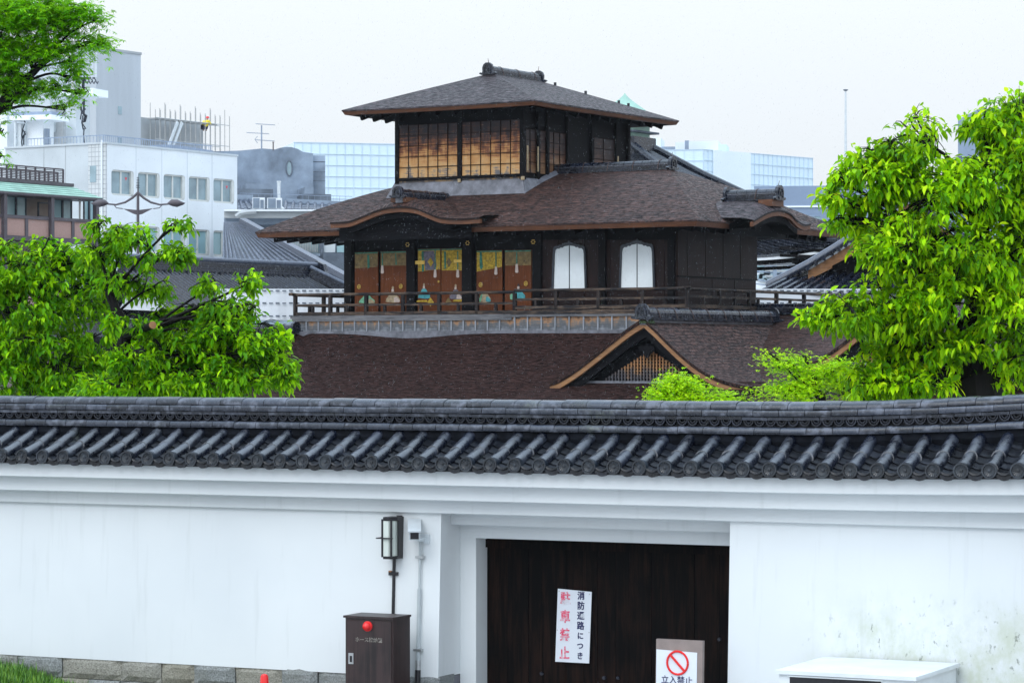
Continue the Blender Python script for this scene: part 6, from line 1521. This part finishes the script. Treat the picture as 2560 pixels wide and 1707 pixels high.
MB().box(f2.A(1781, 0), f2.A(1873, 0), -.4, -.15, 0, f2.Z(378, 6, 0)).build('plain_wall', M['glass_dim'], g2)
f2b = FR(1758, 520, 8); g2b = grid_block('glass_office', 'glazed left face of the pale block beside the green cupola', f2b, f2b.A(1640, 0), 20, f2b.Z(374, 0, 0), 1.5, 2.0, 'glass_far', 'mull_far', .08)
for x0_, x1_, y0_, mm in ((1655, 1688, 366, 'blue_steel'), (1688, 1712, 355, 'glass_dim'), (1712, 1722, 351, 'blue_steel'), (1722, 1796, 353, 'glass_dim'), (1796, 1816, 362, 'mull_far'), (1606, 1652, 344, 'glass_dim')):
    b_ = 14; MB().box(f2b.A(x0_, b_), f2b.A(x1_, b_), b_, b_+8, 20, f2b.Z(y0_, 0, b_)).build('roof_house', M[mm], g2b)
def mw_(o_): return Matrix.Translation(o_.location) @ o_.rotation_euler.to_matrix().to_4x4()
mp_ = mw_(g2).inverted() @ mw_(g2b)
for ch_ in [x for x in bpy.data.objects if x.parent == g2b]: ch_.parent = g2; ch_.matrix_parent_inverse = mp_
bpy.data.objects.remove(g2b)
# grey office at the right
f3 = FR(1885, 300, 8)
g3_ = thing('grey_office', 'long blue grey office block with ribbon windows behind the flagpole', 'building', f3)
M['office_grey'] = simple('blue_grey_cladding', (.20,.26,.36), .6, .06, .1)
la = f3.A(2620, 0); MB().box(0, la, 0, 30, 0, f3.Z(466, 0, 0)).build('wall', M['office_grey'], g3_)
for py0, py1, mm in ((512, 516, 'panel_white'), (538, 552, 'win_blue'), (577, 592, 'win_blue'), (616, 632, 'win_blue'), (655, 672, 'win_blue'), (556, 574, 'blue_steel')):
    a_ = f3.A(1985, 0); ww = MB(); ww.box(0 if py0 == 512 else a_*.0, la, -.15, -.01, f3.Z(py1, 20, 0), f3.Z(py0, 20, 0)); r_o = ww.build('ribbon_window' if mm == 'win_blue' else 'facade_band', M[mm], g3_)
    if mm == 'win_blue':
        mm_ = MB(); zA_, zB_ = f3.Z(py1, 20, 0), f3.Z(py0, 20, 0); mm_.box(0, la, -.26, -.151, zA_-.1, zA_+.06).box(0, la, -.26, -.151, zB_-.06, zB_+.1)
        for i in range(26): a = la*i/26; mm_.box(a-.12, a+(1.0 if i % 4 == 2 else .12), -.25, -.151, f3.Z(py1, 20, 0), f3.Z(py0, 20, 0))
        mm_.build('window_mullions', M['office_grey'], r_o)
f4 = FR(2436, 420, 0); g4 = thing('distant_block', 'hazy grey block showing above the right tree', 'building', f4)
MB().box(f4.A(2448, 0), f4.A(2600, 0), 0, 20, 0, f4.Z(272, 0, 0)).box(f4.A(2430, 0), f4.A(2448, 0), 0, 20, 0, f4.Z(398, 0, 0)).build('wall', M['office_grey'], g4)
wn2 = MB()
for i in range(5): z = f4.Z(285+i*22, 0, 0); wn2.box(f4.A(2452, 0), f4.A(2600, 0), -.1, -.01, z-.5, z)
wn2.build('window_band', M['win_dark'], g4)
# flagpole
f5 = FR(2114, 150, 0); fp = thing('flagpole', 'tall bare white flagpole against the sky', 'flagpole', f5)
z5 = f5.Z(228, 0, 0); MB().tube([(0,0,0), (0,0,f5.Z(480,0,0)), (0,0,z5)], [.115,.085,.045], 10).build('pole', M['white_metal'], fp, smooth=True)
MB().tube([(0,0,z5), (0,0,z5+.05)], [.06,.14], 8).tube([(0,0,z5+.05), (0,0,z5+.08)], [.14,.12], 8).build('pole_cap', M['concrete_d'], fp)
# ---- tiled drum tower with green cupola, behind the pavilion
f6 = FR(1600, 118, 31.8)
h6 = thing('tiled_tower', 'tiled hall with green copper cupola rising behind the pavilion roofs', 'building', f6)
def q6(px, py, b): a = f6.A(px, b); return (a, b, f6.Z(py, a, b))
ap_ = Vector(q6(1562, 395, 4)); er = Vector(q6(2096, 606, 0)); el = Vector(q6(1240, 640, 0))
zc_ = er.z
cxm = ap_.x
# front slope (faces the camera-left) and right slope
ee = [Vector((cxm-6.4, -2.4, zc_)), Vector((cxm+7.1, -2.4, zc_)), Vector((cxm+7.1, 10.5, zc_)), Vector((cxm-6.4, 10.5, zc_))]
ca_, cb2 = cxm, 4.0; zap = f6.Z(372, ca_, cb2)
rr4 = [Vector((ca_-.8, cb2-.8, zap)), Vector((ca_+.8, cb2-.8, zap)), Vector((ca_+.8, cb2+.8, zap)), Vector((ca_-.8, cb2+.8, zap))]
# place the right corner where the photo shows it
cor = f6.ab(*at(2096, 113.5)); dxy = Vector((cor[0], cor[1], zt(606, 113.5)))
ee[1] = dxy.copy(); ee[2] = Vector((dxy.x, dxy.y+12, dxy.z)); ee[0] = Vector((dxy.x-13.5, dxy.y, dxy.z)); ee[3] = Vector((dxy.x-13.5, dxy.y+12, dxy.z))
LF6 = .46
for e_ in ee: e_.z -= LF6
for q in range(4): e0, e1, r0, r1 = ee[q], ee[(q+1) % 4], rr4[q], rr4[(q+1) % 4]; tile_slope(h6, 'tile_roof', e0, e1, r0, r1, .36, 'kawara', 8, .085, 0, 1.55, LF6)
for q in range(4):
    e0, r0 = ee[q], rr4[q]; pts = [e0.lerp(r0, t/6) + Vector((0,0,((t/6)**1.55-t/6)*(r0.z-e0.z)+.12+LF6*(1-t/6)**2)) for t in range(7)]; MB().tube(pts, .17, 8).build('hip_ridge', M['kawara'], h6)
zl_ = dxy.z
rfm = MB()
for q in (0, 1):
    e0, e1 = ee[q], ee[(q+1) % 4]; cdir = Vector(((ee[0].x+ee[1].x)/2, (ee[1].y+ee[2].y)/2, 0)); n = 54
    for i in range(n):
        p = e0.lerp(e1, (i+.5)/n) + Vector((0,0,LF6*abs(2*(i+.5)/n-1)**4)); c = Vector((cdir.x, cdir.y, p.z)); d = (c-p); d = Vector((0, 1 if q == 0 else 0, 0)) if q == 0 else Vector((-1, 0, 0))
        rfm.beam(p + d*.3 + Vector((0,0,-.32)), p + d*2.6 + Vector((0,0,-.12)), .10, .12); rfm.beam(p + d*.9 + Vector((0,0,-.52)), p + d*2.6 + Vector((0,0,-.42)), .10, .12)
rfm.build('rafters', M['dark_wood'], h6)
bt_ = MB(); ed_6 = MB()
for i in range(24):
    pa_, pb_ = [ee[0].lerp(ee[1], k/24) + Vector((0,.15,-.16+LF6*abs(2*k/24-1)**4)) for k in (i, i+1)]
    bt_.beam(pa_, pb_, .1, .10); ed_6.beam(pa_+Vector((0,.17,-.08)), pb_+Vector((0,.17,-.08)), .1, .08)
bt_.build('eave_batten', M['panel_white'], h6); ed_6.build('eave_board', M['dark_wood'], h6)
MB().box(dxy.x-11.4, dxy.x-7.2, dxy.y+2.4, dxy.y+5.0, 0, zl_-.1).build('tower_wall', M['dark_wood'], h6)
cz0 = zap
cz1 = f6.Z(322, ca_, cb2); cz2 = f6.Z(236, f6.A(1562, cb2), cb2)
MB().box(ca_-.95, ca_+1.0, cb2-.95, cb2+.95, cz0-.6, cz0+.45).build('cupola_base', M['kawara'], h6)
MB().box(ca_-.75, ca_+.8, cb2-.75, cb2+.75, cz0+.45, cz1+.3).build('cupola_lantern', M['copper'], h6)
MB().box(ca_-1.05, ca_+1.1, cb2-1.05, cb2+1.05, cz0+.62, cz0+.70).build('cupola_balcony', M['concrete_d'], h6)
cm = MB(); rr_c = [(1.7, cz1+.2), (1.45, cz1+.4), (1.0, cz1+.85), (.6, cz1+1.15), (.28, cz1+1.4), (.12, cz1+1.55)]
sc_c = (cz2-cz1-.1)/1.55
G = [[(ca_+r*math.cos(math.pi/4+k*math.pi/4*1.0)*1.0, cb2+r*math.sin(math.pi/4+k*math.pi/4), cz1+(z-cz1)*sc_c) for k in range(9)] for r, z in rr_c]; cm.grid(G).build('copper_dome', M['copper'], h6, smooth=True, fix=False)
MB().lathe((ca_, cb2, cz2-.35), [(.1,0),(.2,.08),(.17,.2),(.05,.33),(.01,.4)], 10).build('finial', M['copper'], h6)
# hanging wind bell
bx, by = at(2027, 114.0)
bl = thing('wind_bell', 'green bronze wind bell hanging under the tiled eave at the right', 'bell', loc=(bx, by, zt(668, 114)))
MB().lathe((0,0,0), [(.17,0),(.15,.03),(.115,.10),(.11,.20),(.10,.27),(.04,.31)], 12).build('bell_body', simple('bronze_green', (.03,.055,.05), .5, .2, 6), bl, smooth=True)
MB().tube([(0,0,.3),(0,0,.48)], .012, 5).build('bell_chain', M['black_metal'], bl); MB().tube([(0,0,-.02),(0,0,-.12)], .01, 5).box(-.07,.07,-.01,.01,-.2,-.12).build('clapper_plate', M['black_metal'], bl)
# ---- gate roof at the right
f7 = FR(2270, 97, 12)
h7 = thing('temple_gate', 'tiled temple gate with tan bargeboard beside the large right tree', 'gate', f7)
def q7(px, py, b=0): a = f7.A(px, b); return (a, b, f7.Z(py, a, b))
pts7 = [q7(*p) for p in ((1915, 722), (1960, 700), (2020, 668), (2080, 632), (2130, 600), (2170, 572), (2215, 540), (2270, 500))]
pr7 = [(a, z) for a, b, z in pts7]; full7 = pr7 + [(-a, z) for a, z in pr7[::-1][1:]]
mb = MB(); rg = random.Random(3)
for (x0_, z0_), (x1_, z1_) in zip(full7, full7[1:]):
    L7 = math.hypot(x1_-x0_, z1_-z0_); n = max(1, int(L7/.24))
    for i in range(n):
        xa, za = lerp(x0_, x1_, i/n), lerp(z0_, z1_, i/n); xb, zb7 = lerp(x0_, x1_, (i+1)/n), lerp(z0_, z1_, (i+1)/n)
        mb.raw([(xa, -.1, za), (xb, -.1, zb7), (xb, 5, zb7), (xa, 5, za), (xa, -.1, za-.05), (xb, -.1, zb7-.05)], [(0,1,2,3),(0,4,5,1)])
        mb.tube([(xa, -.16, za-.03), (xa, .5, za-.02)], .085, 8)
mb.build('tile_roof', M['kawara'], h7)
vr = MB(); vr.tube([(x, .25, z+.16) for x, z in full7], .12, 8); vr.tube([(x, .05, z+.10) for x, z in full7], .08, 8); vr.build('verge_ridge', M['kawara_far'], h7, smooth=True)
bb = MB()
for (x0_, z0_), (x1_, z1_) in zip(full7[2:-2], full7[3:-2]): bb.raw([(x0_, 0, z0_-.12), (x1_, 0, z1_-.12), (x1_, 0, z1_-.52), (x0_, 0, z0_-.44), (x0_, .1, z0_-.12), (x1_, .1, z1_-.12), (x1_, .1, z1_-.52), (x0_, .1, z0_-.44)], [(0,1,2,3),(7,6,5,4),(0,4,5,1),(3,2,6,7)])
bb.build('barge_board', M['tan_wood'] if 'tan_wood' in M else M['barge_wood'], h7)
MB().prism([(full7[1][0], full7[1][1]-.2)] + [(x, z-.3) for x, z in full7[2:-2]] + [(full7[-2][0], full7[-2][1]-.2)], lambda x, y, d: (x, d, y), .7, .8).build('gable_wall', M['dark_wood'], h7)
ew = q7(1915, 735, -1.6)[0]
tile_slope(h7, 'lower_tile_roof', (ew-.3, -2.2, q7(1915, 738, -2.2)[2]), (-ew+.3, -2.2, q7(1915, 738, -2.2)[2]), (q7(1985, 700)[0], .6, q7(2010, 686)[2]), (-q7(1985, 700)[0], .6, q7(2010, 686)[2]), .34, 'kawara', 5, .09)
MB().box(q7(1960, 0)[0], -q7(1960, 0)[0], .8, 4, 0, q7(2010, 690)[2]).build('gate_wall', M['dark_wood'], h7)
# ---- long white sheeted fence behind the pavilion
f8 = FR(540, 95.5, 0.0)
wf = thing('white_sheeted_fence', 'long white sheeted hoarding with dark stitched seams behind the pavilion', 'fence', f8)
la = f8.A(2300, 0); z1_ = f8.Z(722, 6, 0); z0_ = f8.Z(800, 6, 0)
M['sheet'] = simple('white_sheeting', (.78,.80,.83), .5, .03, .4, .2); M['mesh_blue'] = simple('pale_blue_mesh', (.38,.47,.55), .6, .1, 12)
G = [[(lerp(0, la, i/80), .03*math.sin(i*1.7)*j/4, lerp(z1_, z0_, j/4)) for j in range(5)] for i in range(81)]; MB().grid(G).build('sheet', M['sheet'], wf, smooth=True, fix=False)
MB().box(0, la, .02, .06, z0_-.25, z0_-.005).build('mesh_strip', M['mesh_blue'], wf); MB().box(0, la, .04, .2, 0, z0_-.26).build('fence_base', M['concrete_d'], wf)
for py in (727, 758, 790):
    s_ = MB(); z = f8.Z(py, 6, 0)
    for i in range(int(la/.22)): a = i*.22; s_.box(a, a+.13, -.05, -.035, z-.018, z+.018 + .01*(i % 2))
    s_.build('stitched_seam', M['concrete_d'], wf)
# utility pole and pale clutter seen under the right eave
f9 = FR(1937, 190, 0); up = thing('utility_pole', 'thin grey utility pole with cross arms seen under the right eave', 'utility pole', f9)
MB().tube([(0,0,0), (0,0,f9.Z(655,0,0))], [.2,.15], 8).build('pole', M['concrete'], up)
for py in (662, 668, 676, 690): MB().beam((f9.A(1912,0), 0, f9.Z(py,0,0)), (f9.A(1965,0), 0, f9.Z(py+2,0,0)), .12, .12).build('cross_arm', M['concrete_l'], up)
for py in (664, 671, 680, 702, 712):
    MB().tube([(f9.A(1890,0), .3, f9.Z(py-3,0,0)), (0, .3, f9.Z(py+3,0,0)), (f9.A(2010,0), .3, f9.Z(py-2,0,0))], .035, 4).build('wire', M['blue_steel'], up)
f10 = FR(1880, 215, 0); lw = thing('low_pale_building', 'low pale cluttered rooftop behind the utility pole', 'building', f10)
MB().box(0, f10.A(2020, 0), 0, 12, 0, f10.Z(682, 0, 0)).build('wall', M['panel_white'], lw)
rg = random.Random(8); mb = MB()
for i in range(26): px = rg.uniform(1885, 2010); py = rg.uniform(684, 705); a = f10.A(px, -.3); z = f10.Z(py, 0, 0); s = rg.uniform(.15, .5); mb.box(a, a+s*1.4, -.4, -.02, z, z+s)
mb.build('roof_clutter', M['win_dark'], lw)
# ================================================================== ground, grass, haze, rain
M['ground'] = simple('wet_ground', (.33,.335,.34), .6, .2, .3)
g = MB(); g.raw([(-2500,-60,-.02),(2500,-60,-.02),(2500,3500,-.02),(-2500,3500,-.02)], [(0,1,2,3)])
tag(g.build('ground', M['ground']), kind='structure')
mb = MB(); nx, ny = 40, 14
def gz(a, b):
    t = smst((W.A(420, b)-a)/2.2); s = smst((b+1.4)/1.3)
    return .01 + (.515)*s*(.12+.88*t) + .02*mnoise.noise(Vector((a*3, b*3, 0)))
vs = []; fs = []
for i in range(nx+1):
    for j in range(ny+1):
        a, b = lerp(-4.4, 4.0, i/nx), lerp(-1.6, .34, j/ny); x, y = W.xy(a, b); vs.append((x, y, gz(a, b)))
for i in range(nx):
    for j in range(ny): k = i*(ny+1)+j; fs.append((k, k+ny+1, k+ny+2, k+1))
mb.raw(vs, fs); tag(mb.build('grass_bank', simple('bank_soil', (.04,.07,.02), .9, .3, 6), smooth=True), kind='structure')
t = NT('grass_blade'); r = t.island(); c = t.ramp(r, [(0, (.03,.11,.008)), (.6, (.09,.25,.015)), (1, (.22,.38,.03))]); t.bsdf(c, .5); M['grass'] = t.m
mb = MB(); rg = random.Random(4)
for i in range(15000):
    a = rg.uniform(-2.0, 3.2); b = .33 - rg.random()**1.5*1.2; z = gz(a, b); x, y = W.xy(a, b)
    if a > W.A(470, b) and rg.random() < .75: continue
    h = rg.uniform(.05, .13) * (1.7 if rg.random() < .06 else 1); an = rg.uniform(0, 6.28); l = h*rg.uniform(.1,.6); w_ = .005
    dx, dy = math.cos(an), math.sin(an)
    mb.raw([(x-dy*w_, y+dx*w_, z-.01), (x+dy*w_, y-dx*w_, z-.01), (x+dx*l*.4+dy*w_*.7, y+dy*l*.4-dx*w_*.7, z+h*.6), (x+dx*l*.4-dy*w_*.7, y+dy*l*.4+dx*w_*.7, z+h*.6), (x+dx*l, y+dy*l, z+h)], [(0,1,2,3),(3,2,4)])
tag(mb.build('grass', M['grass'], fix=False), 'short green grass along the stone plinth at the lower left', 'grass', kind='stuff')
# rain drops in the air and the haze itself
t = NT('rain_water'); b = t.bsdf((.90,.95,1.0), .5); b.inputs['Alpha'].default_value = .17; M['rain'] = t.m
mb = MB(); rg = random.Random(9)
for i in range(26000):
    Y = rg.uniform(36, 72); px = rg.uniform(-300, 2860); py = rg.uniform(-150, 1000); x = (px-CX)/F*Y; z = CZ+(HY-py)/F*Y
    if z < .2: continue
    h = rg.uniform(.006, .016); r_ = rg.uniform(.0013, .0024)
    mb.raw([(x, y_, z_) if False else (x+dx, Y+dy, z+dz) for dx, dy, dz in ((0,0,-h), (-r_,0,0), (0,-r_,0), (r_,0,0), (0,r_,0), (0,0,h))], [(0,2,1),(0,3,2),(0,4,3),(0,1,4),(5,1,2),(5,2,3),(5,3,4),(5,4,1)])
tag(mb.build('rain_drops', M['rain'], fix=False), 'fine falling rain between the wall and the pavilion', 'rain', kind='stuff')
mb = MB().box(-420, 420, -6, 1000, -1.2, 82)
m = bpy.data.materials.new('haze_air'); m.use_nodes = True; n_ = m.node_tree; n_.nodes.clear()
o_ = n_.nodes.new('ShaderNodeOutputMaterial'); v_ = n_.nodes.new('ShaderNodeVolumePrincipled'); v_.inputs['Color'].default_value = (.90,.95,1,1); v_.inputs['Density'].default_value = HAZE; v_.inputs['Anisotropy'].default_value = .2
n_.links.new(v_.outputs[0], o_.inputs['Volume'])
tag(mb.build('haze', m), 'pale rainy haze filling the air', 'haze', kind='stuff')
